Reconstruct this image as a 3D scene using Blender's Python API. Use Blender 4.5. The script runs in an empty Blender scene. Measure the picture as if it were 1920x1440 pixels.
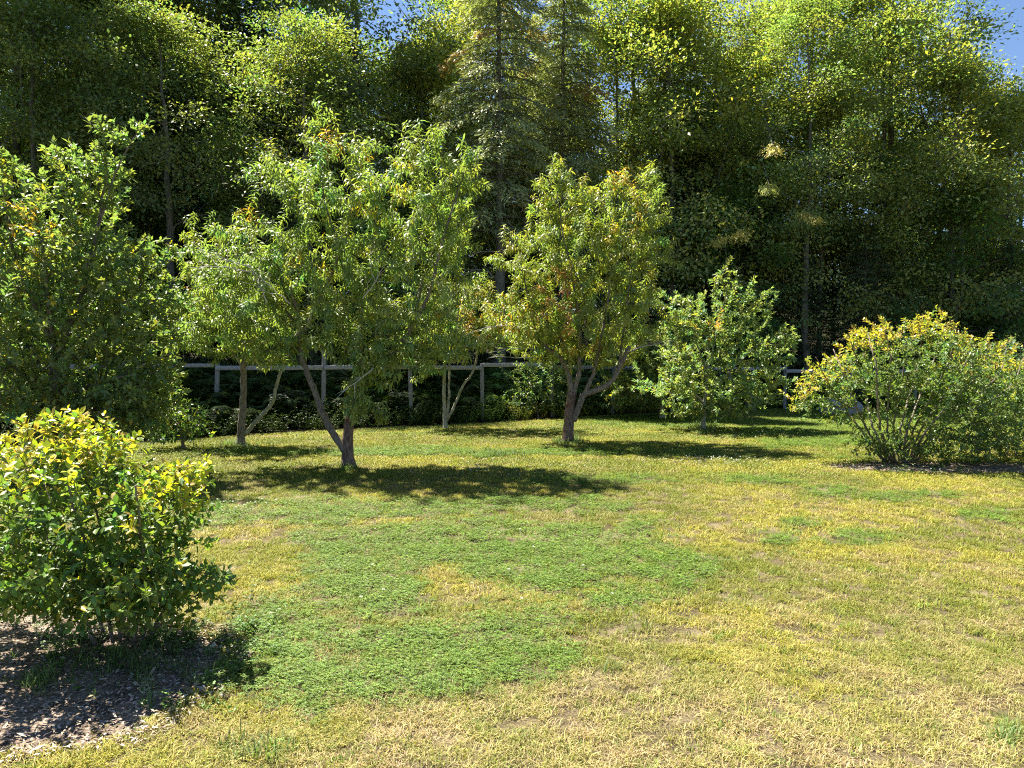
import bpy, math
import numpy as np

# ------------------------------------------------------------------ camera, sky, sun, exposure
scene = bpy.context.scene
FPX, CAMH, PITCH = 1387.0, 1.65, math.radians(2.06)
cam_data = bpy.data.cameras.new('camera')
cam_data.lens = 26.0; cam_data.sensor_width = 36.0
cam_data.clip_start = 0.05; cam_data.clip_end = 2000.0
cam = bpy.data.objects.new('camera', cam_data)
cam.location = (0, 0, CAMH); cam.rotation_euler = (math.radians(90) - PITCH, 0, 0)
scene.collection.objects.link(cam); scene.camera = cam

SUN_EL = math.radians(60.0)
SUN_DIR = np.array([-0.76, 0.65]); SUN_DIR /= np.linalg.norm(SUN_DIR)      # horizontal direction towards the sun
world = bpy.data.worlds.new('World'); scene.world = world; world.use_nodes = True
wn = world.node_tree.nodes; wl = world.node_tree.links
bg = wn.get('Background') or wn.new('ShaderNodeBackground')
sky = wn.new('ShaderNodeTexSky'); sky.sky_type = 'NISHITA'; sky.sun_disc = False
sky.sun_elevation = SUN_EL; sky.sun_rotation = math.atan2(SUN_DIR[0], SUN_DIR[1])
sky.air_density = 0.8; sky.dust_density = 0.1; sky.ozone_density = 4.0
wl.new(sky.outputs[0], bg.inputs[0]); bg.inputs[1].default_value = 0.052
wo = wn.get('World Output') or wn.new('ShaderNodeOutputWorld'); wl.new(bg.outputs[0], wo.inputs[0])
sun_data = bpy.data.lights.new('sun', 'SUN'); sun_data.energy = 5.0; sun_data.angle = math.radians(0.55)
sun_data.color = (1.0, 0.94, 0.80)
sun = bpy.data.objects.new('sun', sun_data); scene.collection.objects.link(sun)
sd = (SUN_DIR[0]*math.cos(SUN_EL), SUN_DIR[1]*math.cos(SUN_EL), math.sin(SUN_EL))
from mathutils import Vector
sun.rotation_euler = Vector(sd).to_track_quat('Z', 'Y').to_euler(); sun.location = (-20, 12, 30)
scene.view_settings.view_transform = 'Standard'; scene.view_settings.look = 'None'
scene.view_settings.exposure = 1.98; scene.view_settings.gamma = 1.0
scene.view_settings.use_curve_mapping = False
scene.render.engine = 'CYCLES'
cy = scene.cycles
cy.max_bounces = 6; cy.diffuse_bounces = 3; cy.glossy_bounces = 2; cy.transmission_bounces = 3
cy.transparent_max_bounces = 4; cy.caustics_reflective = False; cy.caustics_refractive = False
cy.use_denoising = False
cy.filter_width = 1.1

rng = np.random.default_rng(11)
COL = scene.collection

def unit(v, axis=-1):
    n = np.linalg.norm(v, axis=axis, keepdims=True); return v/np.maximum(n, 1e-9)

def W(px, py, D):
    """World point at depth D (metres along the level view) seen at photo pixel px, py."""
    cx, cz = (px-960)/FPX, (720-py)/FPX
    c, s = math.cos(PITCH), math.sin(PITCH)
    y = c + cz*s; z = -s + cz*c
    k = D/y
    return np.array([cx*k, D, CAMH + z*k])

def to_px(x, y, z=0.0):
    c, s = math.cos(PITCH), math.sin(PITCH)
    zz = z-CAMH
    f = y*c - zz*s; u = y*s + zz*c
    return 960 + FPX*x/f, 720 - FPX*u/f

def depth_at(py):                                   # depth of the ground seen at photo row py
    a = math.atan((py-720)/FPX) + PITCH
    return CAMH/math.tan(a)

# ------------------------------------------------------------------ noise helpers
_nt = rng.random((64, 64))
def vnoise(x, y):
    xi = np.floor(x).astype(int); yi = np.floor(y).astype(int); fx = x-xi; fy = y-yi
    fx = fx*fx*(3-2*fx); fy = fy*fy*(3-2*fy)
    g = lambda a, b: _nt[a % 64, b % 64]
    return (g(xi, yi)*(1-fx)+g(xi+1, yi)*fx)*(1-fy)+(g(xi, yi+1)*(1-fx)+g(xi+1, yi+1)*fx)*fy
def fbm(x, y, o=4):
    v = 0; a = .5; t = 0
    for i in range(o):
        v = v+a*vnoise(x*2**i+17*i, y*2**i+5*i); t += a; a *= .5
    return v/t

def ground_z(x, y):
    x = np.asarray(x, float); y = np.asarray(y, float)
    z = 0.05*(fbm(x*.35+3, y*.35+9, 2)-.5) * np.clip((y-4)/6, 0, 1)
    rise = np.clip(y-27, 0, None)
    return z + np.minimum(rise*0.10, 9) + np.clip(y-27, 0, 1)*0.3*(fbm(x*.2, y*.2, 2)-.5)

# ------------------------------------------------------------------ materials
def new_mat(name):
    m = bpy.data.materials.new(name); m.use_nodes = True
    nt = m.node_tree; nt.nodes.clear(); return m, nt.nodes, nt.links

def leaf_material(name, trans=0.4, rough=0.42, spec=0.35, instancer=False, warm=(1.12, 1.2, 0.5)):
    m, n, l = new_mat(name)
    at = n.new('ShaderNodeAttribute'); at.attribute_name = 'tint'
    col = at.outputs['Color']
    if instancer:
        at.attribute_type = 'INSTANCER'
        a2 = n.new('ShaderNodeAttribute'); a2.attribute_name = 'shade'
        mx = n.new('ShaderNodeMix'); mx.data_type = 'RGBA'; mx.blend_type = 'MULTIPLY'; mx.inputs[0].default_value = 1
        l.new(col, mx.inputs[6]); l.new(a2.outputs['Color'], mx.inputs[7]); col = mx.outputs[2]
    p = n.new('ShaderNodeBsdfPrincipled'); p.inputs['Roughness'].default_value = rough
    p.inputs['Specular IOR Level'].default_value = spec
    l.new(col, p.inputs['Base Color'])
    t = n.new('ShaderNodeBsdfTranslucent')
    w = n.new('ShaderNodeMix'); w.data_type = 'RGBA'; w.blend_type = 'MULTIPLY'; w.inputs[0].default_value = 1
    l.new(col, w.inputs[6]); w.inputs[7].default_value = (*warm, 1); l.new(w.outputs[2], t.inputs['Color'])
    mix = n.new('ShaderNodeMixShader'); mix.inputs[0].default_value = trans
    l.new(p.outputs[0], mix.inputs[1]); l.new(t.outputs[0], mix.inputs[2])
    o = n.new('ShaderNodeOutputMaterial'); l.new(mix.outputs[0], o.inputs[0])
    return m

def ramp(n, l, src, stops):
    r = n.new('ShaderNodeValToRGB'); e = r.color_ramp.elements
    e[0].position, e[0].color = stops[0][0], (*stops[0][1], 1)
    e[1].position, e[1].color = stops[-1][0], (*stops[-1][1], 1)
    for p, c in stops[1:-1]:
        x = e.new(p); x.color = (*c, 1)
    l.new(src, r.inputs[0]); return r.outputs[0]

def bark_material(name, dark, light, scale=9, stretch=0.25, bump=0.5, moss=None):
    m, n, l = new_mat(name)
    tc = n.new('ShaderNodeTexCoord'); mp = n.new('ShaderNodeMapping')
    mp.inputs['Scale'].default_value = (scale, scale, scale*stretch); l.new(tc.outputs['Object'], mp.inputs[0])
    nz = n.new('ShaderNodeTexNoise'); nz.inputs['Scale'].default_value = 3; nz.inputs['Detail'].default_value = 8
    nz.inputs['Roughness'].default_value = .7; l.new(mp.outputs[0], nz.inputs[0])
    col = ramp(n, l, nz.outputs[0], [(0.33, dark), (0.5, tuple((a+b)/2 for a, b in zip(dark, light))), (0.66, light)])
    if moss:
        n2 = n.new('ShaderNodeTexNoise'); n2.inputs['Scale'].default_value = 3.2; n2.inputs['Detail'].default_value = 5
        l.new(tc.outputs['Object'], n2.inputs[0])
        k = ramp(n, l, n2.outputs[0], [(0.54, (0, 0, 0)), (0.64, (1, 1, 1))])
        mx = n.new('ShaderNodeMix'); mx.data_type = 'RGBA'; l.new(k, mx.inputs[0]); l.new(col, mx.inputs[6])
        mx.inputs[7].default_value = (*moss, 1); col = mx.outputs[2]
    p = n.new('ShaderNodeBsdfPrincipled'); p.inputs['Roughness'].default_value = .9
    p.inputs['Specular IOR Level'].default_value = .2; l.new(col, p.inputs['Base Color'])
    b = n.new('ShaderNodeBump'); b.inputs['Strength'].default_value = bump; b.inputs['Distance'].default_value = .02
    l.new(nz.outputs[0], b.inputs['Height']); l.new(b.outputs[0], p.inputs['Normal'])
    o = n.new('ShaderNodeOutputMaterial'); l.new(p.outputs[0], o.inputs[0]); return m

def ground_material(name, stops, s1=2.0, s2=60.0, bump=.6, dist=.02):
    m, n, l = new_mat(name)
    tc = n.new('ShaderNodeTexCoord')
    a = n.new('ShaderNodeTexNoise'); a.inputs['Scale'].default_value = s1; a.inputs['Detail'].default_value = 6
    b = n.new('ShaderNodeTexNoise'); b.inputs['Scale'].default_value = s2; b.inputs['Detail'].default_value = 6
    l.new(tc.outputs['Object'], a.inputs[0]); l.new(tc.outputs['Object'], b.inputs[0])
    ad = n.new('ShaderNodeMath'); ad.operation = 'MULTIPLY_ADD'; ad.inputs[1].default_value = .45
    l.new(a.outputs[0], ad.inputs[0]); 
    mu = n.new('ShaderNodeMath'); mu.operation = 'MULTIPLY'; mu.inputs[1].default_value = .55
    l.new(b.outputs[0], mu.inputs[0]); l.new(mu.outputs[0], ad.inputs[2])
    col = ramp(n, l, ad.outputs[0], stops)
    p = n.new('ShaderNodeBsdfPrincipled'); p.inputs['Roughness'].default_value = .95
    p.inputs['Specular IOR Level'].default_value = .1; l.new(col, p.inputs['Base Color'])
    bp = n.new('ShaderNodeBump'); bp.inputs['Strength'].default_value = bump; bp.inputs['Distance'].default_value = dist
    l.new(b.outputs[0], bp.inputs['Height']); l.new(bp.outputs[0], p.inputs['Normal'])
    o = n.new('ShaderNodeOutputMaterial'); l.new(p.outputs[0], o.inputs[0]); return m

M = {}
M['leaf'] = leaf_material('orchard_leaf', .48, .45, .5)
M['bush_leaf'] = leaf_material('bush_leaf', .46, .42, .5)
M['wood_leaf'] = leaf_material('woodland_leaf', .52, .45, .5)
M['needle'] = leaf_material('needle', .25, .5, .3)
M['grass'] = leaf_material('grass_blade', .30, .6, .25, instancer=True)
M['clover'] = leaf_material('clover_leaf', .32, .5, .3, instancer=True)
M['weed'] = leaf_material('weed_leaf', .38, .45, .35, instancer=True)
M['chip'] = leaf_material('wood_chip', .0, .85, .15)
M['petal'] = leaf_material('clover_petal', .2, .7, .2, instancer=True)
M['bark_peach'] = bark_material('peach_bark', (.07, .055, .042), (.30, .25, .205), 9, .4, .8)
M['bark_base'] = bark_material('peach_trunk_bark', (.035, .025, .02), (.30, .20, .16), 11, .35, 1.0, moss=(.13, .05, .04))
M['bark_grey'] = bark_material('grey_bark', (.13, .12, .09), (.42, .40, .33), 10, .4, .4, moss=(.20, .20, .07))
M['bark_dark'] = bark_material('woodland_bark', (.05, .044, .036), (.22, .20, .165), 5, .18, .9)
M['twig'] = bark_material('twig_bark', (.07, .055, .04), (.17, .14, .10), 20, .5, .2)
M['dead_twig'] = bark_material('dead_twig_bark', (.30, .28, .24), (.55, .52, .46), 20, .5, .2)
M['timber'] = bark_material('weathered_timber', (.13, .125, .115), (.33, .32, .31), 14, .12, .35)
M['rail'] = bark_material('weathered_rail', (.20, .195, .20), (.42, .41, .43), 12, .9, .3)
M['rock'] = bark_material('pale_rock', (.16, .155, .145), (.40, .39, .37), 9, 1, .9)
M['stump'] = bark_material('mossy_stump', (.05, .055, .03), (.16, .17, .10), 8, .3, .8)
M['soil'] = ground_material('lawn_soil', [(.36, (.035, .027, .015)), (.5, (.095, .075, .042)), (.64, (.20, .165, .10))], 3, 90, .7, .015)
M['litter'] = ground_material('forest_floor', [(.36, (.012, .011, .005)), (.5, (.035, .030, .014)), (.66, (.085, .065, .03))], 1.2, 30, .8, .03)
M['mulch'] = ground_material('mulch', [(.36, (.06, .045, .035)), (.5, (.16, .12, .09)), (.64, (.32, .26, .21))], 6, 70, .9, .02)

# ------------------------------------------------------------------ mesh helpers
def mesh_obj(name, V, T, mat, parent=None, tint=None, smooth=False, quads=None, attr='tint'):
    me = bpy.data.meshes.new(name)
    V = np.ascontiguousarray(V, np.float32)
    T = np.ascontiguousarray(T, np.int32)
    k = T.shape[1]
    me.vertices.add(len(V)); me.vertices.foreach_set('co', V.ravel())
    me.loops.add(T.size); me.loops.foreach_set('vertex_index', T.ravel())
    me.polygons.add(len(T)); me.polygons.foreach_set('loop_start', np.arange(0, T.size, k, dtype=np.int32))
    if smooth: me.polygons.foreach_set('use_smooth', np.ones(len(T), bool))
    if tint is not None:
        a = me.color_attributes.new(attr, 'FLOAT_COLOR', 'POINT')
        c = np.ones((len(V), 4), np.float32); c[:, :3] = tint; a.data.foreach_set('color', c.ravel())
    me.update(calc_edges=True); me.validate()
    if mat: me.materials.append(mat)
    return link(name, me, parent)

def link(name, me, parent=None):
    o = bpy.data.objects.new(name, me); COL.objects.link(o)
    if parent is not None: o.parent = parent
    return o

def thing(name, label, cat, loc=(0, 0, 0), group=None):
    o = bpy.data.objects.new(name, None); COL.objects.link(o); o.location = loc
    o.empty_display_size = .3
    return tag(o, label, cat, group)

def tag(o, label=None, cat=None, group=None, kind=None):
    if label: o['label'] = label
    if cat: o['category'] = cat
    if group: o['group'] = group
    if kind: o['kind'] = kind
    return o

def copy_tree(root, loc, rz, s, label, group=None, tilt=0):
    r = root.copy(); COL.objects.link(r); r.location = loc
    r.rotation_euler = (tilt, 0, rz); r.scale = s; r['label'] = label
    if group: r['group'] = group
    for ch in list(root.children):
        c = ch.copy(); COL.objects.link(c); c.parent = r
    return r

LEAF = {
 'peach': (np.array([[0, 0, 0], [.30, .105, .05], [.30, -.105, .05], [.66, .09, -.10], [.66, -.09, -.10], [.92, 0, -.42]]),
           np.array([[0, 2, 1], [1, 2, 3], [2, 4, 3], [3, 4, 5]])),
 'oval': (np.array([[0, 0, 0], [.45, .27, .07], [.45, -.27, .07], [1, 0, -.10]]), np.array([[0, 2, 3], [0, 3, 1]])),
 'slim': (np.array([[0, 0, 0], [.5, .17, .04], [.5, -.17, .04], [1, 0, -.08]]), np.array([[0, 2, 3], [0, 3, 1]])),
 'broad': (np.array([[0, 0, 0], [.28, .22, .07], [.28, -.22, .07], [.68, .24, .04], [.68, -.24, .04], [1, 0, -.10], [.5, 0, -.02]]),
           np.array([[0, 6, 1], [0, 2, 6], [1, 6, 3], [2, 4, 6], [3, 6, 5], [6, 4, 5]])),
 'needle': (np.array([[0, .03, 0], [0, -.03, 0], [1, 0, -.15]]), np.array([[0, 1, 2]])),
 'spray': (np.array([[0, 0, 0], [.5, .14, 0], [.5, -.14, 0], [1, 0, -.2]]), np.array([[0, 2, 1], [1, 2, 3]])),
}

def leaf_arrays(P, D, N, size, tint, kind):
    tv, tf = LEAF[kind]
    D = unit(D); Y = unit(np.cross(N, D)); Z = np.cross(D, Y)
    s = size[:, None, None]
    V = P[:, None] + s*(tv[None, :, 0:1]*D[:, None]+tv[None, :, 1:2]*Y[:, None]+tv[None, :, 2:3]*Z[:, None])
    n, k = len(P), len(tv)
    T = tf[None]+(np.arange(n)*k)[:, None, None]
    C = np.repeat(tint, k, axis=0)
    return V.reshape(-1, 3), T.reshape(-1, 3), C

def tube(pts, radii, k=8, cap=True, rough=0):
    """Continuous tube (quads as tris) through pts."""
    P = np.asarray(pts, float); R = np.asarray(radii, float)
    T = unit(np.gradient(P, axis=0))
    ref = np.array([0, 1, 0.0]) if abs(T[0][1]) < .9 else np.array([1, 0, 0.0])
    V = []; u = unit(np.cross(T[0], ref))
    for i in range(len(P)):
        u = unit(u-np.dot(u, T[i])*T[i]); v = np.cross(T[i], u)
        a = np.arange(k)/k*2*math.pi
        r = R[i]*(1+rough*(rng.random(k)-.5))
        V.append(P[i]+r[:, None]*(np.cos(a)[:, None]*u+np.sin(a)[:, None]*v))
    V = np.concatenate(V); F = []
    for i in range(len(P)-1):
        for j in range(k):
            a, b = i*k+j, i*k+(j+1) % k
            F += [[a, b, b+k], [a, b+k, a+k]]
    if cap:
        n = len(V); V = np.vstack([V, P[0], P[-1]]); e = (len(P)-1)*k
        for j in range(k):
            F.append([n, (j+1) % k, j]); F.append([n+1, e+j, e+(j+1) % k])
    return V, np.array(F)

def edge_cones(A, B, ra, rb, k):
    T = unit(B-A); ref = np.tile([.31, .2, .93], (len(A), 1)); u = unit(np.cross(T, ref)); v = np.cross(T, u)
    a = np.arange(k)/k*2*math.pi
    ring = np.cos(a)[None, :, None]*u[:, None]+np.sin(a)[None, :, None]*v[:, None]
    V = np.concatenate([A[:, None]+ra[:, None, None]*ring, B[:, None]+rb[:, None, None]*ring], axis=1)
    F = []
    for j in range(k):
        b = (j+1) % k; F += [[j, b, b+k], [j, b+k, j+k]]
    F = np.array(F)[None]+(np.arange(len(A))*2*k)[:, None, None]
    return V.reshape(-1, 3), F.reshape(-1, 3)

def join(parts):
    Vs, Ts, o = [], [], 0
    for V, T in parts:
        Vs.append(V); Ts.append(T+o); o += len(V)
    return np.concatenate(Vs), np.concatenate(Ts)

def resample(pts, n, jitter=0.0):
    P = np.asarray(pts, float); m = len(P)
    Q = np.vstack([2*P[0]-P[1], P, 2*P[-1]-P[-2]]); out = []
    for t in np.linspace(0, m-1, n):
        i = min(int(t), m-2); f = t-i; a, b, c, d = Q[i:i+4]
        out.append(.5*((2*b)+(c-a)*f+(2*a-5*b+4*c-d)*f*f+(3*b-a-3*c+d)*f**3))
    out = np.array(out)
    if jitter: out[1:-1] += rng.normal(0, jitter, (n-2, 3))
    return out

def grow(limbs, targets, enddirs, seg=.16, kpath=.30, bend=.35, tip_r=.0025, expo=.46, sag=0.0):
    """Connect every target to the cheapest node of the growing skeleton. Returns edges and the shoots."""
    cap = 400+sum(len(l) for l in limbs)+len(targets)*30
    P = np.zeros((cap, 3)); Dn = np.zeros((cap, 3)); par = np.full(cap, -1); pl = np.zeros(cap); n = 0
    fixed = np.zeros(cap, bool)
    for L in limbs:
        L = np.asarray(L); T = unit(np.gradient(L, axis=0)); base = 0.0; p0 = -1
        if n:
            j = np.argmin(np.linalg.norm(P[:n]-L[0], axis=1)); base = pl[j]; p0 = j
        for i in range(len(L)):
            P[n] = L[i]; Dn[n] = T[i]; par[n] = p0 if i == 0 else n-1
            pl[n] = base if i == 0 else pl[n-1]+np.linalg.norm(L[i]-L[i-1]); fixed[n] = True; n += 1
    root = P[0]
    order = np.argsort(np.min(np.linalg.norm(targets[:, None]-P[None, :n], axis=2), axis=1))
    shoots = []
    for ti in order:
        t = targets[ti]; e = enddirs[ti]
        d = t-P[:n]; L = np.linalg.norm(d, axis=1)+1e-6
        cosang = np.sum(d*Dn[:n], axis=1)/L
        cost = L*(1+.5*np.clip(.35-cosang, 0, 2))+kpath*pl[:n]+np.where(pl[:n] < .45*min(1, pl[:n].max()), .6, 0)
        i = int(np.argmin(cost)); l = L[i]
        m = max(2, min(24, int(math.ceil(l/seg))))
        p0, p3 = P[i], t; p1 = p0+Dn[i]*l*bend; p2 = p3-e*l*bend
        s = np.linspace(0, 1, m+1)[1:, None]
        B = (1-s)**3*p0+3*(1-s)**2*s*p1+3*(1-s)*s*s*p2+s**3*p3
        B += rng.normal(0, .02*min(l, .6), B.shape)*(s < 1)
        B[:, 2] -= sag*l*np.sin(np.pi*s[:, 0])
        if n+m >= cap: break
        idx = [i]+list(range(n, n+m))
        for q in range(m):
            P[n] = B[q]; par[n] = idx[q]; Dn[n] = unit(P[n]-P[par[n]]); pl[n] = pl[par[n]]+np.linalg.norm(P[n]-P[par[n]]); n += 1
        shoots.append(idx)
    tips = np.zeros(n); haschild = np.zeros(n, bool); haschild[par[1:n][par[1:n] >= 0]] = True
    tips[~haschild] = 1
    for i in range(n-1, 0, -1):
        if par[i] >= 0: tips[par[i]] += tips[i]
    r = tip_r*np.maximum(tips, 1)**expo
    return P[:n], par[:n], r, fixed[:n], shoots

def twig_mesh(P, par, r, fixed, rmax=1.0, thin=.006):
    e = np.array([i for i in range(len(P)) if par[i] >= 0 and not fixed[i]])
    A, B = P[par[e]], P[e]; rb = np.minimum(r[e], rmax); ra = np.minimum(np.minimum(r[par[e]], r[e]*1.5), rmax)
    parts = []
    t = rb < thin
    if t.any(): parts.append(edge_cones(A[t], B[t], ra[t], rb[t], 3))
    if (~t).any(): parts.append(edge_cones(A[~t], B[~t], ra[~t], rb[~t], 6))
    return join(parts)

def shoot_leaves(P, shoots, per_m, Ls, size, kind, angle=.8, droop=.35, upn=.8, neat=.18):
    """Leaves in spiral order along the last Ls metres of every shoot."""
    PP, DD, NN, SS, TT = [], [], [], [], []
    for si, idx in enumerate(shoots):
        Q = P[idx]; d = np.linalg.norm(np.diff(Q, axis=0), axis=1); tot = d.sum()
        if tot < 1e-4: continue
        Lu = min(Ls*rng.uniform(.75, 1.2), tot*1.0)
        n = max(3, int(per_m*Lu)); s = tot-Lu*(1-np.linspace(0, 1, n)**.85)*1.0
        c = np.concatenate([[0], np.cumsum(d)])
        p = np.stack([np.interp(s, c, Q[:, k]) for k in range(3)], 1)
        j = np.clip(np.searchsorted(c, s)-1, 0, len(d)-1); t = unit(np.diff(Q, axis=0)[j])
        ref = np.where(np.abs(t[:, 2:3]) < .9, np.array([[0, 0, 1.0]]), np.array([[1.0, 0, 0]]))
        u = unit(np.cross(t, ref)); v = np.cross(t, u)
        a = np.arange(n)*2.4+rng.random()*6.28
        rad = np.cos(a)[:, None]*u+np.sin(a)[:, None]*v
        k = np.linspace(0, 1, n)[:, None]
        dr = t*(1-angle+.35*k)+rad*angle+np.array([0, 0, -droop])*(1-.3*k)+rng.normal(0, neat, (n, 3))
        nn = np.array([0, 0, upn])+rad*.25+t*.35+rng.normal(0, .28, (n, 3))
        PP.append(p); DD.append(unit(dr)); NN.append(nn)
        SS.append(size*rng.uniform(.65, 1.15, n)*(1-.25*(k[:, 0] > .85))); TT.append(np.full(n, si))
    return (np.concatenate(PP), np.concatenate(DD), np.concatenate(NN), np.concatenate(SS), np.concatenate(TT))

def tint_leaves(P, cl, base, var=.25, tips=None, spots=(), yellow=.0, ycol=(.50, .42, .04)):
    n = len(P); base = np.array(base)
    k = int(cl.max())+1; cb = rng.normal(0, 1, (k, 1))[cl]; ch = rng.normal(0, 1, (k, 1))[cl]
    c = base*(1+var*.5*cb+var*.6*rng.normal(0, 1, (n, 1)))
    c = c*(1+np.array([.16, .02, -.10])*ch)
    m = rng.random(n) < yellow; c[m] = np.array(ycol)*rng.uniform(.7, 1.2, (m.sum(), 1))
    for (q, r, col, pr) in spots:
        d = np.linalg.norm((P-q)/np.array([1, 1.3, 1]), axis=1)
        m = (d < r) & (rng.random(n) < pr*np.clip(1.5-d/r, 0, 1)); c[m] = np.array(col)*rng.uniform(.7, 1.2, (m.sum(), 1))
    return np.clip(c, .008, .85)

def ellipsoid_targets(ells, D0, up=.7, out=.7, surf=3.2, jit=.25, dens=2.0, rag=.13):
    T, E = [], []
    for (px, py, dD, rx, ry, rd, n) in ells:
        n = int(n*dens)
        D = D0+dD; c = W(px, py, D); a = rx*D/FPX; b = ry*D/FPX
        u = unit(rng.normal(0, 1, (n, 3))); r = rng.random((n, 1))**(1/surf); r = np.where(rng.random((n, 1)) < rag, rng.uniform(1.0, 1.3, (n, 1)), r*.97)
        q = u*r
        T.append(c+q*np.array([a, rd, b]))
        E.append(unit(u*np.array([1, 1, 1])*out+np.array([0, 0, up])+rng.normal(0, jit, (n, 3))))
    T = np.concatenate(T); E = np.concatenate(E)
    return T, E

def cloud_tree(name, label, cat, D0, base_px, limbs, ells, leaf, group=None, barks=('bark_base', 'bark_peach'),
               gpar={}, spots=(), minz=.25, extra=None):
    """A garden tree: traced limbs, grown twigs, leaves along the shoots. limbs: [(points px,py,dD), r0, r1]"""
    bx, by = base_px; b = W(bx, by, D0); b[2] = 0
    root = thing(name, label, cat, tuple(b), group)
    L = []
    for li, (pts, r0, r1) in enumerate(limbs):
        q = np.array([W(p[0], p[1], D0+(p[2] if len(p) > 2 else 0)) for p in pts])
        if li == 0: q[0, 2] = -.05
        n = max(6, int(np.linalg.norm(np.diff(q, axis=0), axis=1).sum()/.09))
        q = resample(q, n, .006 if r0 > .02 else .003)
        L.append(q)
        rr = np.linspace(0, 1, n); rad = r0+(r1-r0)*rr**.8
        rad = rad*(1+.10*(rng.random(n)-.5))
        if li == 0:
            z = q[:, 2]; rad = rad*(1+.45*np.exp(-np.clip(z, 0, None)/.07))
        V, F = tube(q-b, rad, 12 if r0 > .05 else 8, True, .10 if r0 > .03 else .04)
        o = mesh_obj('trunk' if li == 0 else 'branch', V, F, M[barks[0] if li == 0 else barks[1]], root, smooth=True)
    T, E = ellipsoid_targets(ells, D0, **leaf.get('tpar', {}))
    ok = T[:, 2] > minz; T, E = T[ok], E[ok]
    P, par, r, fixed, shoots = grow(L, T, E, **gpar)
    V, F = twig_mesh(P-b, par, r, fixed, rmax=leaf.get('rmax', .022))
    tag(mesh_obj('twigs', V, F, M[leaf.get('twig', 'twig')], root, smooth=True), kind='stuff')
    p, d, nn, s, cl = shoot_leaves(P, shoots, leaf['per_m'], leaf['Ls'], leaf['size'], leaf['kind'],
                                   leaf.get('angle', .8), leaf.get('droop', .35), leaf.get('upn', .8), leaf.get('neat', .18))
    ok = p[:, 2] > .04; p, d, nn, s, cl = p[ok], d[ok], nn[ok], s[ok], cl[ok]
    c = tint_leaves(p, cl, leaf['col'], leaf.get('var', .25), spots=spots, yellow=leaf.get('yellow', 0.02))
    if 'toned' in leaf: c = leaf['toned'](p, cl, c)
    if leaf.get('single', 0):                       # the largest leaves in view are separate parts
        px, py = to_px(p[:, 0], p[:, 1], p[:, 2])
        dist = np.linalg.norm(p-np.array([0, 0, CAMH]), axis=1)
        top = unit(nn)
        score = s/dist*(px > 3)*(px < 1917)*(1+.25*rng.random(len(p)))*(1+leaf.get('front', lambda q: 0)(p))
        big = np.argsort(-score)[:leaf['single']]
        mats = {}
        for i in big:
            key = int(rng.integers(0, 9))
            if c[i][0] > .28: key += 9
            if key not in mats:
                tv, tf = LEAF[leaf['kind']]
                tv = tv*np.array([1, rng.uniform(.85, 1.15), rng.uniform(.3, 1.8)])
                cc = c[i]
                me_o = mesh_obj('leaf', tv, tf, M[leaf.get('mat', 'leaf')], root, tint=np.tile(cc, (len(tv), 1)), smooth=True)
                mats[key] = me_o.data; o = me_o
            else:
                o = link('leaf', mats[key], root)
            x = unit(d[i]); y = unit(np.cross(nn[i], x)); z = np.cross(x, y)
            from mathutils import Matrix
            R = Matrix(((x[0], y[0], z[0]), (x[1], y[1], z[1]), (x[2], y[2], z[2])))
            o.rotation_mode = 'QUATERNION'; o.rotation_quaternion = R.to_quaternion()
            o.location = tuple(p[i]-b); o.scale = (s[i],)*3
        keep = np.ones(len(p), bool); keep[big] = False
        p, d, nn, s, c = p[keep], d[keep], nn[keep], s[keep], c[keep]
    V, F, C = leaf_arrays(p-b, d, nn, s, c, leaf['kind'])
    tag(mesh_obj('foliage', V, F, M[leaf.get('mat', 'leaf')], root, C), kind='stuff')
    return root

def dead_twigs(parent, anchor_pts, n, L, spread=.5, r=.006, mat='dead_twig', name='dead_branch'):
    b = np.array(parent.location)
    for A in anchor_pts:
        A = np.array(A[0]), np.array(A[1])
        parts = []
        ln = np.linalg.norm(A[1]-A[0]); m = 9
        q = resample([A[0], (A[0]+A[1])/2+rng.normal(0, .05*ln, 3), A[1]], m, .01*ln)
        parts.append(tube(q-b, np.linspace(r, r*.3, m), 5))
        for k in range(n):
            i = rng.integers(2, m-1); dd = unit(unit(A[1]-A[0])+rng.normal(0, spread, 3)); l = L*rng.uniform(.4, 1)
            w = resample([q[i], q[i]+dd*l*.5+rng.normal(0, .04*l, 3), q[i]+dd*l+rng.normal(0, .12*l, 3)], 6)
            parts.append(tube(w-b, np.linspace(r*.5, r*.15, 6), 4))
        V, F = join(parts); mesh_obj(name, V, F, M[mat], parent, smooth=True)

# ------------------------------------------------------------------ the ground
def ground_sheet():
    rings = np.concatenate([np.arange(-6, 30, .5), np.arange(30, 80, 2.5), np.geomspace(80, 900, 14)])
    ys = np.concatenate([-np.geomspace(700, 8, 10), rings]); half = np.concatenate([np.arange(0, 30, .5), np.geomspace(30, 900, 18)])
    xs = np.concatenate([-half[::-1][:-1], half])
    X, Y = np.meshgrid(xs, ys); Z = ground_z(X, Y)-.012
    V = np.stack([X, Y, Z], -1).reshape(-1, 3); nx = len(xs); q = []
    i, j = np.meshgrid(np.arange(len(ys)-1), np.arange(nx-1), indexing='ij'); a = (i*nx+j).ravel()
    F = np.stack([a, a+1, a+nx+1, a+nx], 1)
    return V, F
V, F = ground_sheet()
tag(mesh_obj('forest_ground', V, F, M['litter'], smooth=True), kind='structure')

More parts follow.
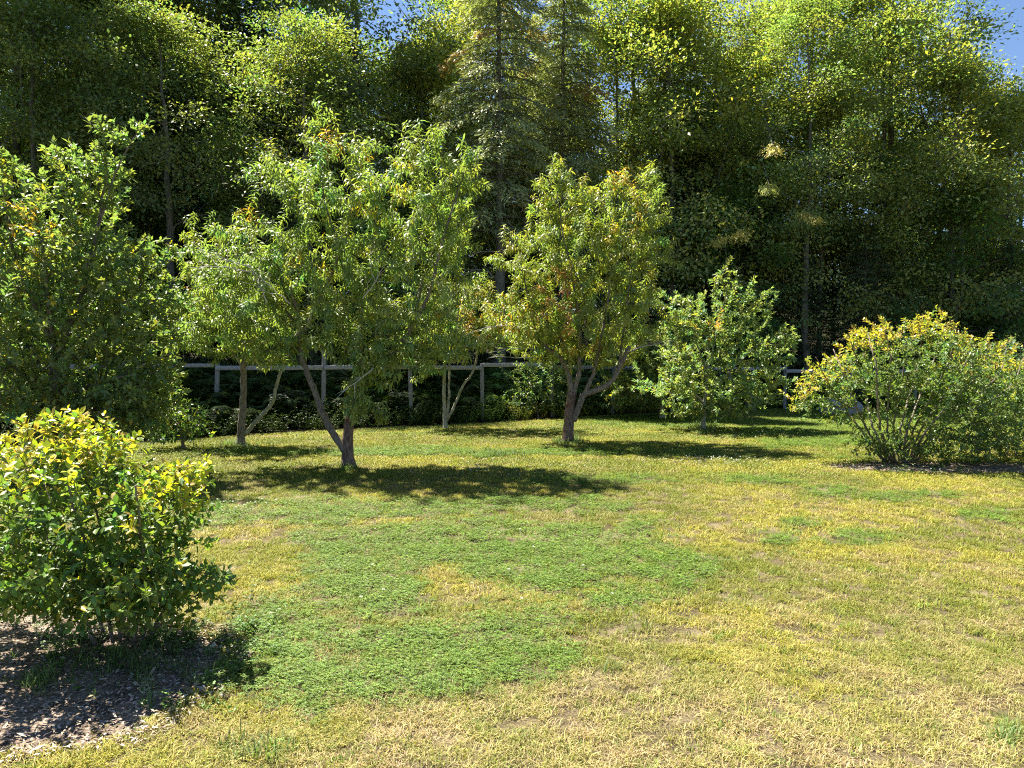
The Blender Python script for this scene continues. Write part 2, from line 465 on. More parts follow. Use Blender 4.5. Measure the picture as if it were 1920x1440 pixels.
EDGE = np.array([[-40, 12.0], [-14, 12.6], [-9, 13.6], [-6.8, 14.6], [-5.8, 15.3], [-4.3, 16.6], [-2.0, 17.6], [0.0, 19.0],
                 [2.55, 20.6], [5.5, 22.2], [8.0, 23.6], [15, 24.6], [40, 26]])
def lawn_edge(x): return np.interp(x, EDGE[:, 0], EDGE[:, 1]) + .25*(fbm(x*1.3, x*0+4, 3)-.5)*2
def lawn_sheet():
    xs = np.linspace(-40, 40, 161); vs = np.concatenate([[-30], np.linspace(-6, 0, 9)[:-1], np.linspace(0, 1, 60)])
    rows = []
    for v in vs:
        y = np.where(v < 0, v, v*lawn_edge(xs)); rows.append(np.stack([xs, y, ground_z(xs, y)], 1))
    V = np.concatenate(rows); nx = len(xs)
    i, j = np.meshgrid(np.arange(len(vs)-1), np.arange(nx-1), indexing='ij'); a = (i*nx+j).ravel()
    return V, np.stack([a, a+1, a+nx+1, a+nx], 1)
V, F = lawn_sheet()
tag(mesh_obj('lawn_ground', V, F, M['soil'], smooth=True), kind='structure')

def bed_r(th, seed): return 1+.22*(fbm(np.cos(th)*1.4+seed, np.sin(th)*1.4+seed, 3)-.5)*2
def mulch_bed(name, cx, cy, rx, ry, seed):
    n, m = 96, 30; th = np.linspace(0, 2*math.pi, n, endpoint=False)
    V = []
    for k in range(m+1):
        f = k/m; r = f*bed_r(th, seed)
        x = cx+rx*r*np.cos(th); y = cy+ry*r*np.sin(th)
        z = ground_z(x, y)+.020-.026*f**4+.018*(fbm(x*14, y*14, 3)-.5)*(1-f**6)
        V.append(np.stack([x, y, z], 1))
    V = np.concatenate(V); F = []
    for k in range(m):
        for j in range(n):
            a, b = k*n+j, k*n+(j+1) % n; F.append([a, b, b+n, a+n])
    return tag(mesh_obj(name, V, np.array(F), M['mulch'], smooth=True), kind='structure')
BEDS = [(-3.2, 3.6, 1.75, 1.1, 3.1), (6.75, 11.1, 2.0, .62, 8.7)]
for bd in BEDS: mulch_bed('mulch_bed', *bd)
def in_bed(x, y, grow_=0.0):
    r = np.zeros(np.shape(x), bool)
    for cx, cy_, rx, ry, sd_ in BEDS:
        th = np.arctan2((y-cy_)/ry, (x-cx)/rx); q = np.hypot((x-cx)/rx, (y-cy_)/ry)
        r |= q < bed_r(th, sd_)*(1+grow_)
    return r
def chips():
    P = []
    for (cx, cy_, rx, ry, sd_), n in zip(BEDS, (17000, 4000)):
        th = rng.random(n)*6.283; r = np.sqrt(rng.random(n))*bed_r(th, sd_)*1.03
        P.append(np.stack([cx+rx*r*np.cos(th), cy_+ry*r*np.sin(th)], 1))
    P = np.concatenate(P); n = len(P)
    z = ground_z(P[:, 0], P[:, 1])+.016+.012*rng.random(n)
    P = np.column_stack([P, z])
    D = unit(np.column_stack([rng.normal(0, 1, (n, 2)), rng.normal(0, .22, n)])); N = np.array([0, 0, 1.])+rng.normal(0, .35, (n, 3))
    c = np.array([.38, .29, .22])*rng.uniform(.35, 1.5, (n, 1))*(1+rng.normal(0, .06, (n, 3)))
    g = rng.random(n) < .3; c[g] = np.array([.33, .30, .27])*rng.uniform(.6, 1.3, (g.sum(), 1))
    V, F, C = leaf_arrays(P, D, N, rng.uniform(.010, .034, n)*(1+.8*(rng.random(n) < .06)), np.clip(c, .03, .8), 'slim')
    tag(mesh_obj('wood_chips', V, F, M['chip'], None, C), kind='stuff')
chips()

# ------------------------------------------------------------------ scattered ground cover (geometry nodes instances)
def scatter(name, pts, tint, rotz, scale, templates, idx, tilt=None):
    me = bpy.data.meshes.new(name); me.vertices.add(len(pts)); me.vertices.foreach_set('co', np.ascontiguousarray(pts, np.float32).ravel())
    a = me.attributes.new('tint', 'FLOAT_COLOR', 'POINT'); c = np.ones((len(pts), 4), np.float32); c[:, :3] = tint; a.data.foreach_set('color', c.ravel())
    a = me.attributes.new('rot', 'FLOAT_VECTOR', 'POINT')
    R = np.zeros((len(pts), 3), np.float32); R[:, 2] = rotz
    if tilt is not None: R[:, :2] = tilt
    a.data.foreach_set('vector', R.ravel())
    a = me.attributes.new('siz', 'FLOAT_VECTOR', 'POINT'); S = np.asarray(scale, np.float32)
    if S.ndim == 1: S = np.repeat(S[:, None], 3, 1)
    a.data.foreach_set('vector', np.ascontiguousarray(S).ravel())
    a = me.attributes.new('pick', 'INT', 'POINT'); a.data.foreach_set('value', np.asarray(idx, np.int32))
    ob = link(name, me)
    tc = bpy.data.collections.new(name+'_templates')
    for i, (V, F, C, mat) in enumerate(templates):
        o = mesh_obj('%s_template_%02d' % (name, i), V, F, mat, None, C, attr='shade'); COL.objects.unlink(o); tc.objects.link(o)
    ng = bpy.data.node_groups.new(name, 'GeometryNodeTree')
    ng.interface.new_socket('Geometry', in_out='INPUT', socket_type='NodeSocketGeometry')
    ng.interface.new_socket('Geometry', in_out='OUTPUT', socket_type='NodeSocketGeometry')
    n, l = ng.nodes, ng.links
    gi, go = n.new('NodeGroupInput'), n.new('NodeGroupOutput')
    ci = n.new('GeometryNodeCollectionInfo'); ci.inputs[0].default_value = tc; ci.inputs[1].default_value = True; ci.inputs[2].default_value = True
    ip = n.new('GeometryNodeInstanceOnPoints'); ip.inputs['Pick Instance'].default_value = True
    def at(nm, ty):
        x = n.new('GeometryNodeInputNamedAttribute'); x.data_type = ty; x.inputs['Name'].default_value = nm
        return [o for o in x.outputs if o.enabled][0]
    l.new(gi.outputs[0], ip.inputs['Points']); l.new(ci.outputs[0], ip.inputs['Instance'])
    l.new(at('pick', 'INT'), ip.inputs['Instance Index'])
    er = n.new('FunctionNodeEulerToRotation'); l.new(at('rot', 'FLOAT_VECTOR'), er.inputs[0]); l.new(er.outputs[0], ip.inputs['Rotation'])
    l.new(at('siz', 'FLOAT_VECTOR'), ip.inputs['Scale']); l.new(ip.outputs[0], go.inputs[0])
    md = ob.modifiers.new('scatter', 'NODES'); md.node_group = ng
    return tag(ob, kind='stuff')

def tuft(n, rad, h, w, lean=.5, dry=.0):
    """A few bent blades; two tris + tip."""
    th = rng.random(n)*6.283; r = rad*np.sqrt(rng.random(n))
    B = np.stack([r*np.cos(th), r*np.sin(th), -.004*np.ones(n)], 1)
    a = rng.random(n)*6.283; hh = h*rng.uniform(.45, 1.15, n); ln = lean*rng.uniform(.2, 1.5, n)
    d = np.stack([np.cos(a), np.sin(a), 0*a], 1); s = np.stack([-np.sin(a), np.cos(a), 0*a], 1)
    ww = (w*rng.uniform(.6, 1.3, n))[:, None]; up = np.array([0, 0, 1.])
    m = B+d*(hh*ln*.35)[:, None]+up*(hh*.6)[:, None]; t = B+d*(hh*ln)[:, None]+up*(hh*(1-.25*ln))[:, None]
    V = np.stack([B-s*ww*.5, B+s*ww*.5, m-s*ww*.45, m+s*ww*.45, t], 1).reshape(-1, 3)
    F = np.array([[0, 1, 3], [0, 3, 2], [2, 3, 4]])[None]+(np.arange(n)*5)[:, None, None]
    c = rng.uniform(.6, 1.25, (n, 1))*np.array([[1, 1, 1.]])
    br = rng.random(n) < dry; c[br] = c[br]*np.array([1.2, .98, 1.45])
    return V, F.reshape(-1, 3), np.repeat(c, 5, axis=0), M['grass']

def clover_tuft(n, rad, h, w):
    P, D, N, S, C = [], [], [], [], []
    for k in range(n):
        a = rng.random()*6.283; r = rad*math.sqrt(rng.random()); z = h*rng.uniform(.5, 1.1)
        c = np.array([r*math.cos(a), r*math.sin(a), z]); tl = rng.normal(0, .25, 3); nrm = unit(np.array([0, 0, 1.])+tl)
        b = rng.random()*6.283; cc = rng.uniform(.65, 1.25)
        for q in range(3):
            an = b+q*2.094; d = np.array([math.cos(an), math.sin(an), .12]); P.append(c); D.append(unit(d)); N.append(nrm)
            S.append(w*rng.uniform(.8, 1.15)); C.append(np.array([1, 1, 1.])*cc)
    V, F, Cc = leaf_arrays(np.array(P), np.array(D), np.array(N), np.array(S), np.array(C), 'oval')
    return V, F, Cc, M['clover']

def wedge_points(y0, y1, dens, margin=1.6):
    A = (y1-y0)*(.72*(y0+y1)/2*2+2*margin); n = int(A*dens)
    y = np.sqrt(y0**2+(y1**2-y0**2)*rng.random(n)); x = (rng.random(n)*2-1)*(.72*y+margin)
    return x, y

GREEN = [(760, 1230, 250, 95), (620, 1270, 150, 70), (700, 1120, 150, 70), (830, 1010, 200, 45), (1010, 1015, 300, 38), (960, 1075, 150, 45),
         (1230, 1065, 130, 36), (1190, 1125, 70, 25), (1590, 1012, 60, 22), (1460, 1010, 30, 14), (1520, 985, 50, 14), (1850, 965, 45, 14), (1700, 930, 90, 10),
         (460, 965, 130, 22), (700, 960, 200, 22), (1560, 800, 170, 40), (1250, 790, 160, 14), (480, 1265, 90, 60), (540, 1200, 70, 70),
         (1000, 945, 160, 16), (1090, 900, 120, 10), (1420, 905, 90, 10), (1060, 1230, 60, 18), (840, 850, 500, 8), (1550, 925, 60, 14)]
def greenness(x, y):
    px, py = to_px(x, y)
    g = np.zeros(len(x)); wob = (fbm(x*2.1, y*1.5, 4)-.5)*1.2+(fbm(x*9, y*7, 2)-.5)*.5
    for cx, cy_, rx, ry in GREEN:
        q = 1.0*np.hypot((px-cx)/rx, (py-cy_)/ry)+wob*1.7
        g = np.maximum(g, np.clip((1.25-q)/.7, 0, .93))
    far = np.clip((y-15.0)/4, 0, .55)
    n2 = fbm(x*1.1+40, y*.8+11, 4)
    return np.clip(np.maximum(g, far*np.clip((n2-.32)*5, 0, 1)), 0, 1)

def lawn_points():
    XS, YS, SC, LV = [], [], [], []
    for (y0, y1, dn, sc) in [(2.3, 4.2, 1300, .95), (4.2, 6.5, 800, 1.1), (6.5, 10, 360, 1.35), (10, 15, 190, 1.7), (15, 25, 95, 2.1)]:
        x, y = wedge_points(y0, y1, dn); XS.append(x); YS.append(y); SC.append(np.full(len(x), sc)); LV.append(np.full(len(x), 0 if y1 < 11 else 1))
    x = np.concatenate(XS); y = np.concatenate(YS); s = np.concatenate(SC); lv = np.concatenate(LV)
    ok = (y < lawn_edge(x)-.02) & ~(in_bed(x, y, -.06) & (rng.random(len(x)) < .985))
    return x[ok], y[ok], s[ok], lv[ok]
x, y, s, lv = lawn_points()
g = greenness(x, y); px, py = to_px(x, y)
isg = rng.random(len(x)) < g
# dry, sparse foreground towards the lower right: thinner turf with the soil showing through
dry = .85*np.clip((py-1050)/330, 0, 1)*np.clip((px-100)/500, .35, 1)
patch = fbm(x*3.2+5, y*3.2+7, 4)
bare = (patch < .41+.08*dry) & (rng.random(len(x)) < .12+.26*dry) & ~isg
isc = isg & (y < 14.5) & (rng.random(len(x)) < .35+.5*np.clip((fbm(x*6, y*6, 3)-.38)*6, 0, 1))
hole = (fbm(x*8+3, y*8+1, 3) < .44) & (rng.random(len(x)) < .62) & (y < 9)
gr = ~isc & ~bare & ~hole
n = gr.sum()
straw = np.array([.43, .39, .15]); olive = np.array([.20, .235, .032]); gold = np.array([.33, .33, .05]); lime = np.array([.14, .235, .03]); brown = np.array([.26, .20, .09])
X, Y, G, Dr, PY = x[gr], y[gr], g[gr], dry[gr], py[gr]
w1 = fbm(X*.7, Y*.9, 4)[:, None]; w2 = fbm(X*4+9, Y*4, 3)[:, None]
f = np.clip((w1-.40)*4, 0, 1); col = olive*(1-f)+gold*f
k = np.clip(Dr[:, None]*.75+(w2-.5)*1.3, 0, 1); col = col*(1-k)+straw*k
k = np.clip((w2-.58)*4, 0, .38)*(rng.random((n, 1)) < .7); col = col*(1-k)+brown*k
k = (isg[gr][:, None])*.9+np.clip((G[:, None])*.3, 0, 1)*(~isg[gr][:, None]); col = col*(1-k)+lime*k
sp = rng.random((n, 1)) < .05; col = np.where(sp, lime, col)
col = col*rng.uniform(.75, 1.22, (n, 1))
templ = [tuft(24, .042, .036, .0034, .9, .3) for _ in range(4)]+[tuft(18, .05, .034, .0034, 1.7, .6) for _ in range(2)]+[tuft(22, .075, .034, .0060, .8, .25) for _ in range(4)]
idx = np.where(lv[gr] == 0, rng.integers(0, 6, n), rng.integers(6, 10, n))
sc = s[gr]*rng.uniform(.75, 1.25, n); S3 = np.stack([sc, sc, np.minimum(sc, 1.35)*rng.uniform(.7, 1.2, n)], 1)
scatter('lawn_grass', np.column_stack([X, Y, ground_z(X, Y)]), np.clip(col, .02, .8), rng.random(n)*6.283, S3, templ, idx)
m = isc; n = m.sum(); X, Y = x[m], y[m]
cc = np.array([.12, .205, .03])*rng.uniform(.7, 1.35, (n, 1))*(1+np.array([.5, .12, 0])*rng.random((n, 1))*(rng.random((n, 1)) < .3))
scatter('lawn_clover', np.column_stack([X, Y, ground_z(X, Y)]), cc, rng.random(n)*6.283, s[m]*rng.uniform(.8, 1.25, n),
        [clover_tuft(16, .055, .030, .0105) for _ in range(5)], rng.integers(0, 5, n))
# longer green grass tufts here and there, white clover flowers in the shade
def place_px(lst):
    q = []
    for (cx, cy_, rx, ry, n) in lst:
        a = rng.normal(0, .5, (n, 2)); 
        for u, v in a:
            D = depth_at(cy_+v*ry); q.append(((cx+u*rx-960)/FPX*D, D))
    return np.array(q)
q = place_px([(470, 1415, 70, 22, 12), (1910, 1385, 30, 15, 8), (60, 1290, 40, 30, 25), (1066, 828, 26, 8, 90), (655, 880, 22, 6, 25), (450, 838, 40, 6, 60), (1320, 806, 30, 8, 60),
              (250, 1240, 150, 60, 90), (1190, 1190, 25, 8, 3), (1150, 1260, 15, 8, 3), (810, 1300, 60, 22, 5), (940, 855, 60, 6, 40)])
n = len(q)
scatter('tall_grass_tufts', np.column_stack([q, ground_z(q[:, 0], q[:, 1])]), np.array([.14, .21, .06])*rng.uniform(.6, 1.4, (n, 1)), rng.random(n)*6.283,
        rng.uniform(.6, 1.1, n)*np.clip(q[:, 1]/7, 1, 1.6), [tuft(14, .035, .10, .0045, .8, .1) for _ in range(4)], rng.integers(0, 4, n))
def flower_head():
    u = unit(rng.normal(0, 1, (30, 3))); u[:, 2] = np.abs(u[:, 2])*1.0
    V, F, C = leaf_arrays(u*.003+[0, 0, .055], u, np.cross(u, [0.3, .5, .2]), np.full(30, .008), np.ones((30, 3)), 'slim')
    v2, f2 = tube([[0, 0, 0], [.002, .001, .03], [0, 0, .055]], [.001, .001, .001], 3)
    V, F = join([(V, F), (v2, f2)]); C = np.vstack([C, np.tile([.2, .4, .1], (len(v2), 1))]); return V, F, C, M['petal']
q = place_px([(1330, 868, 130, 12, 130), (900, 880, 160, 18, 60), (1420, 815, 90, 8, 40), (450, 950, 80, 14, 30), (1690, 885, 110, 6, 30), (400, 1235, 20, 14, 3), (960, 1100, 400, 90, 14)])
n = len(q)
scatter('clover_flowers', np.column_stack([q, ground_z(q[:, 0], q[:, 1])]), np.full((n, 3), .72), rng.random(n)*6.28, rng.uniform(.8, 1.3, n), [flower_head() for _ in range(2)], rng.integers(0, 2, n))

# weeds under the bushes
def sprig(n, h, leaf, kind='oval', stems=4):
    Vs, Cs = [], []; parts = []
    P, D, N, S, C = [], [], [], [], []
    for k in range(stems):
        a = rng.random()*6.283; d = np.array([math.cos(a)*.5, math.sin(a)*.5, 1]); hh = h*rng.uniform(.6, 1.1)
        q = resample([[0, 0, -.01], d*hh*.5*[1.1, 1.1, 1], d*hh*[1.2, 1.2, .95]], 5); v2, f2 = tube(q, np.linspace(.004, .0015, 5)*h/.4, 3); parts.append((v2, f2)); Cs.append(np.tile([.8, .9, .6], (len(v2), 1)))
        for j in range(n//stems):
            t = rng.uniform(.2, 1); p = q[min(4, int(t*4.99))]+rng.normal(0, .01, 3); b = rng.random()*6.283
            P.append(p); D.append([math.cos(b), math.sin(b), rng.uniform(-.2, .5)]); N.append(np.array([0, 0, 1])+rng.normal(0, .3, 3)); S.append(leaf*rng.uniform(.6, 1.2)); C.append(np.ones(3)*rng.uniform(.6, 1.3))
    V, F, Cc = leaf_arrays(np.array(P, float), np.array(D, float), np.array(N, float), np.array(S), np.array(C), kind)
    V, F = join([(V, F)]+parts); return V, F, np.vstack([Cc]+Cs), M['weed']
q = place_px([(300, 1200, 190, 45, 90), (60, 1160, 120, 60, 50), (330, 1330, 110, 20, 9), (130, 1250, 110, 60, 30), (480, 1180, 60, 40, 22), (1640, 865, 80, 8, 50), (1800, 870, 160, 10, 80), (1720, 885, 140, 8, 40)])
n = len(q)
scatter('weeds_under_bushes', np.column_stack([q, ground_z(q[:, 0], q[:, 1])]), np.array([.085, .165, .035])*rng.uniform(.6, 1.5, (n, 1)), rng.random(n)*6.283,
        rng.uniform(.4, .85, n), [sprig(24, .13, .034) for _ in range(4)], rng.integers(0, 4, n))
# undergrowth between the lawn and the woods, ferns and nettles
def fern(nf, L):
    P, D, N, S, C = [], [], [], [], []
    for k in range(nf):
        a = k*6.283/nf+rng.normal(0, .3); o = np.array([math.cos(a), math.sin(a), 0]); s_ = np.array([-o[1], o[0], 0])
        m = 16; t = np.linspace(.12, 1, m); ll = L*rng.uniform(.7, 1.1)
        q = o*(t*ll*.75)[:, None]+np.array([0, 0, 1])*(ll*.85*np.sin(t*2.1))[:, None]
        for i in range(m):
            for sg in (-1, 1):
                P.append(q[i]); D.append(s_*sg+o*.35+np.array([0, 0, -.15])); N.append(np.array([0, 0, 1])+o*.4+rng.normal(0, .12, 3)); S.append(ll*.30*math.sin(math.pi*min(1, (1-t[i])*.9+.12))*rng.uniform(.8, 1.1)+.01); C.append(np.ones(3)*rng.uniform(.75, 1.2))
    V, F, Cc = leaf_arrays(np.array(P), np.array(D), np.array(N), np.array(S), np.array(C), 'slim'); return V, F, Cc, M['weed']
n = 5200
x = rng.uniform(-20, 22, n); dd = rng.random(n)**1.3*9; y = lawn_edge(x)+.05+dd
hgt = np.clip(.45+dd*.25, .35, 1.6)*rng.uniform(.6, 1.25, n)
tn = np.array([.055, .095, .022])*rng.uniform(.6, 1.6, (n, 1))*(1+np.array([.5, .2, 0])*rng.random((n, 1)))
tn = tn*np.where(x > -1.2, 2.0, .9)[:, None]  # sunlit stretch painted brighter into the tint, shaded left kept darker
yel = (np.abs(x-3.0) < 3.0) & (dd < 1.3) & (rng.random(n) < .75); tn[yel] = np.array([.36, .34, .05])*rng.uniform(.6, 1.2, (yel.sum(), 1)); hgt[yel] *= .8
pk = np.where(dd > 1.0, rng.integers(0, 7, n), rng.integers(0, 4, n))
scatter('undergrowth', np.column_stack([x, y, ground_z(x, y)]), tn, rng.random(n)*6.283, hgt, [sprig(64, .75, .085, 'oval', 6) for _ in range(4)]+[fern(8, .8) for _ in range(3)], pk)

# ------------------------------------------------------------------ fence
fence = thing('rail_fence', 'weathered grey timber post and rail fence at the edge of the woods', 'fence', (0, 20, 0))
FP = [(-11.9, 17.0, 1.5), (-9.4, 17.25, 1.5), (-7.04, 17.6, 1.50), (-4.56, 17.9, 1.83), (-2.52, 18.4, 1.50), (-.78, 19.4, 1.49), (1.12, 20.6, 1.48),
      (2.95, 21.6, 1.45), (4.85, 22.4, 1.45), (6.75, 22.9, 1.45), (8.6, 23.3, 1.42), (10.9, 23.8, 1.42), (13.2, 24.2, 1.42)]
RAILZ = [(1.44, 1.44), (1.46, 1.46), (1.40, 1.40), (1.41, 1.41), (1.40, 1.38), (1.45, 1.45), (1.37, 1.37), (1.34, 1.34), (1.32, 1.32), (1.30, 1.30), (1.22, 1.22), (1.2, 1.2)]
def box(c, h, R, bev=.006):
    """Bevelled box with axes R rows."""
    x, y, z = h; b = bev; v = []
    for sz in (-1, 1):
        for sx, sy, ox, oy in ((-1, -1, b, 0), (1, -1, -b, 0), (1, -1, 0, b), (1, 1, 0, -b), (1, 1, -b, 0), (-1, 1, b, 0), (-1, 1, 0, -b), (-1, -1, 0, b)):
            v.append([sx*x+ox, sy*y+oy, sz*(z-b)])
    for sz in (-1, 1):
        for sx, sy in ((-1, -1), (1, -1), (1, 1), (-1, 1)): v.append([sx*(x-b), sy*(y-b), sz*z])
    f = []
    for j in range(8): f.append([j, (j+1) % 8, 8+(j+1) % 8]); f.append([j, 8+(j+1) % 8, 8+j])
    for s_, o, q in ((0, 0, 16), (1, 8, 20)):
        for j in range(4):
            a, b2 = o+2*j, o+2*j+1; f.append([q+j, b2, a] if not s_ else [q+j, a, b2])
            nx_ = o+(2*j+2) % 8; f.append([q+j, q+(j+1) % 4, b2] if not s_ else [q+j, b2, q+(j+1) % 4]); f.append([q+(j+1) % 4, nx_, b2] if not s_ else [q+(j+1) % 4, b2, nx_])
        f += [[q, q+2, q+1], [q, q+3, q+2]] if not s_ else [[q, q+1, q+2], [q, q+2, q+3]]
    return np.array(v)@np.asarray(R)+c, np.array(f)
fb = np.array([0, 20, 0.])
for i, (fx, fy, fz) in enumerate(FP):
    lean = rng.normal(0, .018, 2); 
    if i == 2: lean = np.array([.045, 0])
    z0 = ground_z(fx, fy)-.3; hz = (fz-z0)/2
    ax = unit(np.array([lean[0], lean[1], 1.])); xx = unit(np.cross([0, 1., 0], ax)); yy = np.cross(ax, xx)
    V, F = box(np.array([fx+lean[0]*hz*.0, fy, z0+hz])-fb+ax*0, (.045, .045, hz), [xx, yy, ax]); mesh_obj('post', V, F, M['timber'], fence)
for i in range(len(FP)-1):
    if i == 3: pass
    a = np.array([FP[i][0], FP[i][1]-.062, RAILZ[i][0]]); b = np.array([FP[i+1][0], FP[i+1][1]-.062, RAILZ[i][1]])
    sh = -.045 if i % 2 else .045
    a += (b-a)*(.0+.012*(i % 2)); b -= (b-a)*.012*(i % 2)
    if i % 2 == 0: a[1] -= .0; b[1] -= .0
    t = unit(b-a); yy = unit(np.cross([0, 0, 1.], t)); zz = np.cross(t, yy)
    V, F = box((a+b)/2-fb+np.array([0, -.002*i, 0]), (np.linalg.norm(b-a)/2-.004, .018, .052 if i != 1 else .045), [t, yy, zz])
    mesh_obj('rail', V, F, M['rail'], fence)
# ------------------------------------------------------------------ boulder and stump
def boulder(cx, cy_, r, sq):
    n, m = 28, 16; V = []
    for i in range(m+1):
        ph = math.pi*i/m
        for j in range(n):
            th = 2*math.pi*j/n; u = np.array([math.sin(ph)*math.cos(th), math.sin(ph)*math.sin(th), math.cos(ph)])
            k = 1+.35*(fbm(np.array([u[0]*1.7+u[2]+9]), np.array([u[1]*1.7-u[2]+4]), 3)[0]-.5)
            V.append(u*k*r)
    F = []
    for i in range(m):
        for j in range(n):
            a, b = i*n+j, i*n+(j+1) % n; F += [[a, a+n, b+n], [a, b+n, b]]
    return np.array(V), np.array(F)
V, F = boulder(0, 0, np.array([.62, .45, .36]), 1)
o = mesh_obj('boulder', V, F, M['rock'], smooth=True); o.location = (9.7, 21.8, .10)
tag(o, 'pale grey boulder at the lawn edge behind the big round bush', 'boulder')
V, F = tube(resample([[0, 0, -.1], [.0, 0, .2], [.02, 0, .62]], 8), [.23, .21, .19, .18, .175, .17, .17, .165], 14, True, .12)
o = mesh_obj('tree_stump', V, F, M['stump'], smooth=True); D = 22.9; o.location = ((1408-960)/FPX*D, D, 0)
tag(o, 'dark mossy tree stump beside the pale green apple tree', 'stump')

# ------------------------------------------------------------------ orchard
PEACH = dict(kind='peach', per_m=98, Ls=.72, size=.125, angle=.85, droop=.30, neat=.09, col=(.24, .31, .09), var=.22, yellow=.015, tpar=dict(up=.85, out=.8, surf=3.2, dens=1.55, rag=.16))
OR = (.55, .33, .05); YE = (.58, .46, .04); RO = (.50, .24, .08)
def spot(px, py, D, r, c, pr=.6): return (W(px, py, D), r, c, pr)

t1 = cloud_tree('peach_tree', 'large peach tree with a low forked reddish trunk, left of centre', 'tree', 11.0, (655, 878),
    [([(655, 880), (652, 840), (654, 800), (662, 765), (680, 720)], .095, .062),
     ([(650, 848), (626, 815), (603, 770), (585, 722), (566, 668), (560, 600), (545, 540)], .062, .030),
     ([(680, 722), (712, 690), (745, 655), (775, 600), (792, 520, .3)], .058, .022),
     ([(562, 640), (600, 560), (640, 470, -.2), (660, 380, -.2)], .034, .014),
     ([(560, 610), (500, 540, .3), (455, 480, .4)], .026, .010),
     ([(672, 735), (676, 640, .5), (680, 560, .6), (700, 450, .5), (715, 340, .4)], .045, .014),
     ([(745, 655), (800, 560, -.3), (830, 450, -.3), (860, 350, -.2)], .034, .012),
     ([(640, 470, -.2), (610, 380, -.1), (600, 280, 0)], .018, .008)],
    [(640, 420, 0, 150, 140, 1.25, 150), (780, 400, 0, 110, 140, 1.15, 120), (600, 250, 0, 40, 50, .3, 24), (640, 300, 0, 90, 45, .6, 36), (520, 320, 0, 55, 30, .4, 22),
     (470, 470, .1, 100, 80, .9, 80), (560, 520, 0, 130, 90, 1.2, 90), (800, 270, 0, 50, 40, .4, 26), (870, 330, 0, 45, 50, .4, 26), (840, 440, .2, 60, 90, .8, 50), (780, 540, 0, 110, 90, 1.1, 90),
     (450, 580, .2, 100, 75, .8, 75), (690, 600, -.1, 110, 70, .9, 60), (600, 620, -.3, 70, 55, .5, 30), (800, 630, 0, 100, 50, .7, 45), (680, 730, -.2, 42, 40, .35, 20), (400, 520, .2, 45, 60, .5, 25), (720, 770, -.2, 22, 26, .2, 5), (700, 680, -.35, 75, 34, .5, 50), (500, 665, 0, 60, 24, .6, 24), (668, 765, -.45, 26, 24, .22, 12), (820, 665, 0, 60, 30, .5, 30)],
    PEACH, group='peach trees on the lawn',
    spots=[spot(735, 330, 10.3, .35, YE, .7), (W(705, 380, 10.3), .32, YE, .7), spot(625, 262, 11, .28, OR), spot(470, 395, 10.8, .25, OR), spot(620, 505, 10, .25, YE), spot(540, 470, 10, .3, YE, .4), spot(700, 310, 10.8, .25, OR, .5), spot(820, 600, 10.7, .2, OR, .4), spot(545, 630, 10.4, .12, YE, .9)],
    gpar=dict(seg=.15, kpath=.28, bend=.35, tip_r=.0026))
dead_twigs(t1, [(W(500, 570, 10.2), W(480, 520, 10.0)), (W(545, 570, 10.2), W(460, 495, 9.9)), (W(470, 510, 10.2), W(375, 500, 10.1)), (W(470, 500, 10.2), W(370, 465, 10.0)), (W(680, 560, 10.2), W(720, 500, 10.0)), (W(700, 690, 10.4), W(640, 735, 10.2))], 5, .35, .6, .011)

t2 = cloud_tree('peach_tree', 'peach tree at the centre with red raw bark at the foot and orange tipped leaves', 'tree', 14.3, (1065, 832),
    [([(1064, 834), (1066, 800), (1068, 770), (1072, 735)], .115, .085),
     ([(1072, 742), (1066, 700), (1050, 672), (1022, 650), (1000, 628)], .065, .028),
     ([(1073, 742), (1085, 700), (1088, 650), (1084, 590), (1070, 500)], .055, .018),
     ([(1074, 790), (1090, 750), (1098, 738), (1140, 722), (1160, 690), (1180, 650)], .070, .045),
     ([(1096, 740), (1112, 700), (1125, 640), (1140, 560), (1150, 450)], .048, .014),
     ([(1170, 668), (1200, 650), (1240, 640)], .026, .012),
     ([(1100, 650), (1095, 560), (1060, 460, -.2), (1045, 360, -.1)], .030, .010),
     ([(1160, 690), (1172, 600), (1185, 500), (1200, 400)], .030, .010),
     ([(1010, 640), (990, 560), (975, 470)], .026, .010)],
    [(1045, 370, 0, 55, 60, .6, 60), (1040, 310, 0, 18, 22, .2, 10), (1150, 400, 0, 80, 70, .9, 90), (1225, 345, 0, 22, 36, .3, 14), (1225, 400, 0, 38, 50, .5, 34), (1165, 340, 0, 35, 25, .4, 16),
     (1080, 470, 0, 120, 90, 1.2, 130), (1010, 480, 0, 70, 70, .8, 60), (1190, 480, 0, 70, 60, .8, 50), (1090, 570, 0, 150, 80, 1.3, 130), (930, 490, 0, 40, 14, .3, 8), (1000, 600, 0, 90, 60, .9, 70), (1180, 600, .2, 90, 60, .9, 60),
     (1030, 650, .2, 80, 38, .7, 44), (1130, 650, .2, 90, 36, .8, 48)],
    dict(PEACH, per_m=92, size=.135, col=(.27, .32, .085), yellow=.03), group='peach trees on the lawn',
    spots=[spot(1040, 560, 13.4, .5, RO, .55), spot(1050, 525, 13.6, .35, RO, .55), spot(1160, 430, 13.4, .3, YE, .7), spot(1130, 400, 13.4, .35, OR, .4), spot(1165, 335, 14.2, .3, OR, .6), spot(1080, 600, 13.3, .3, RO, .5), spot(1065, 640, 13.6, .35, OR, .5), spot(1110, 660, 13.8, .3, OR, .5), spot(960, 590, 13.8, .5, OR, .35), spot(1195, 420, 13.6, .3, OR, .45), spot(1020, 655, 13.8, .2, RO, .7)],
    gpar=dict(seg=.17, kpath=.28, bend=.35, tip_r=.0028))
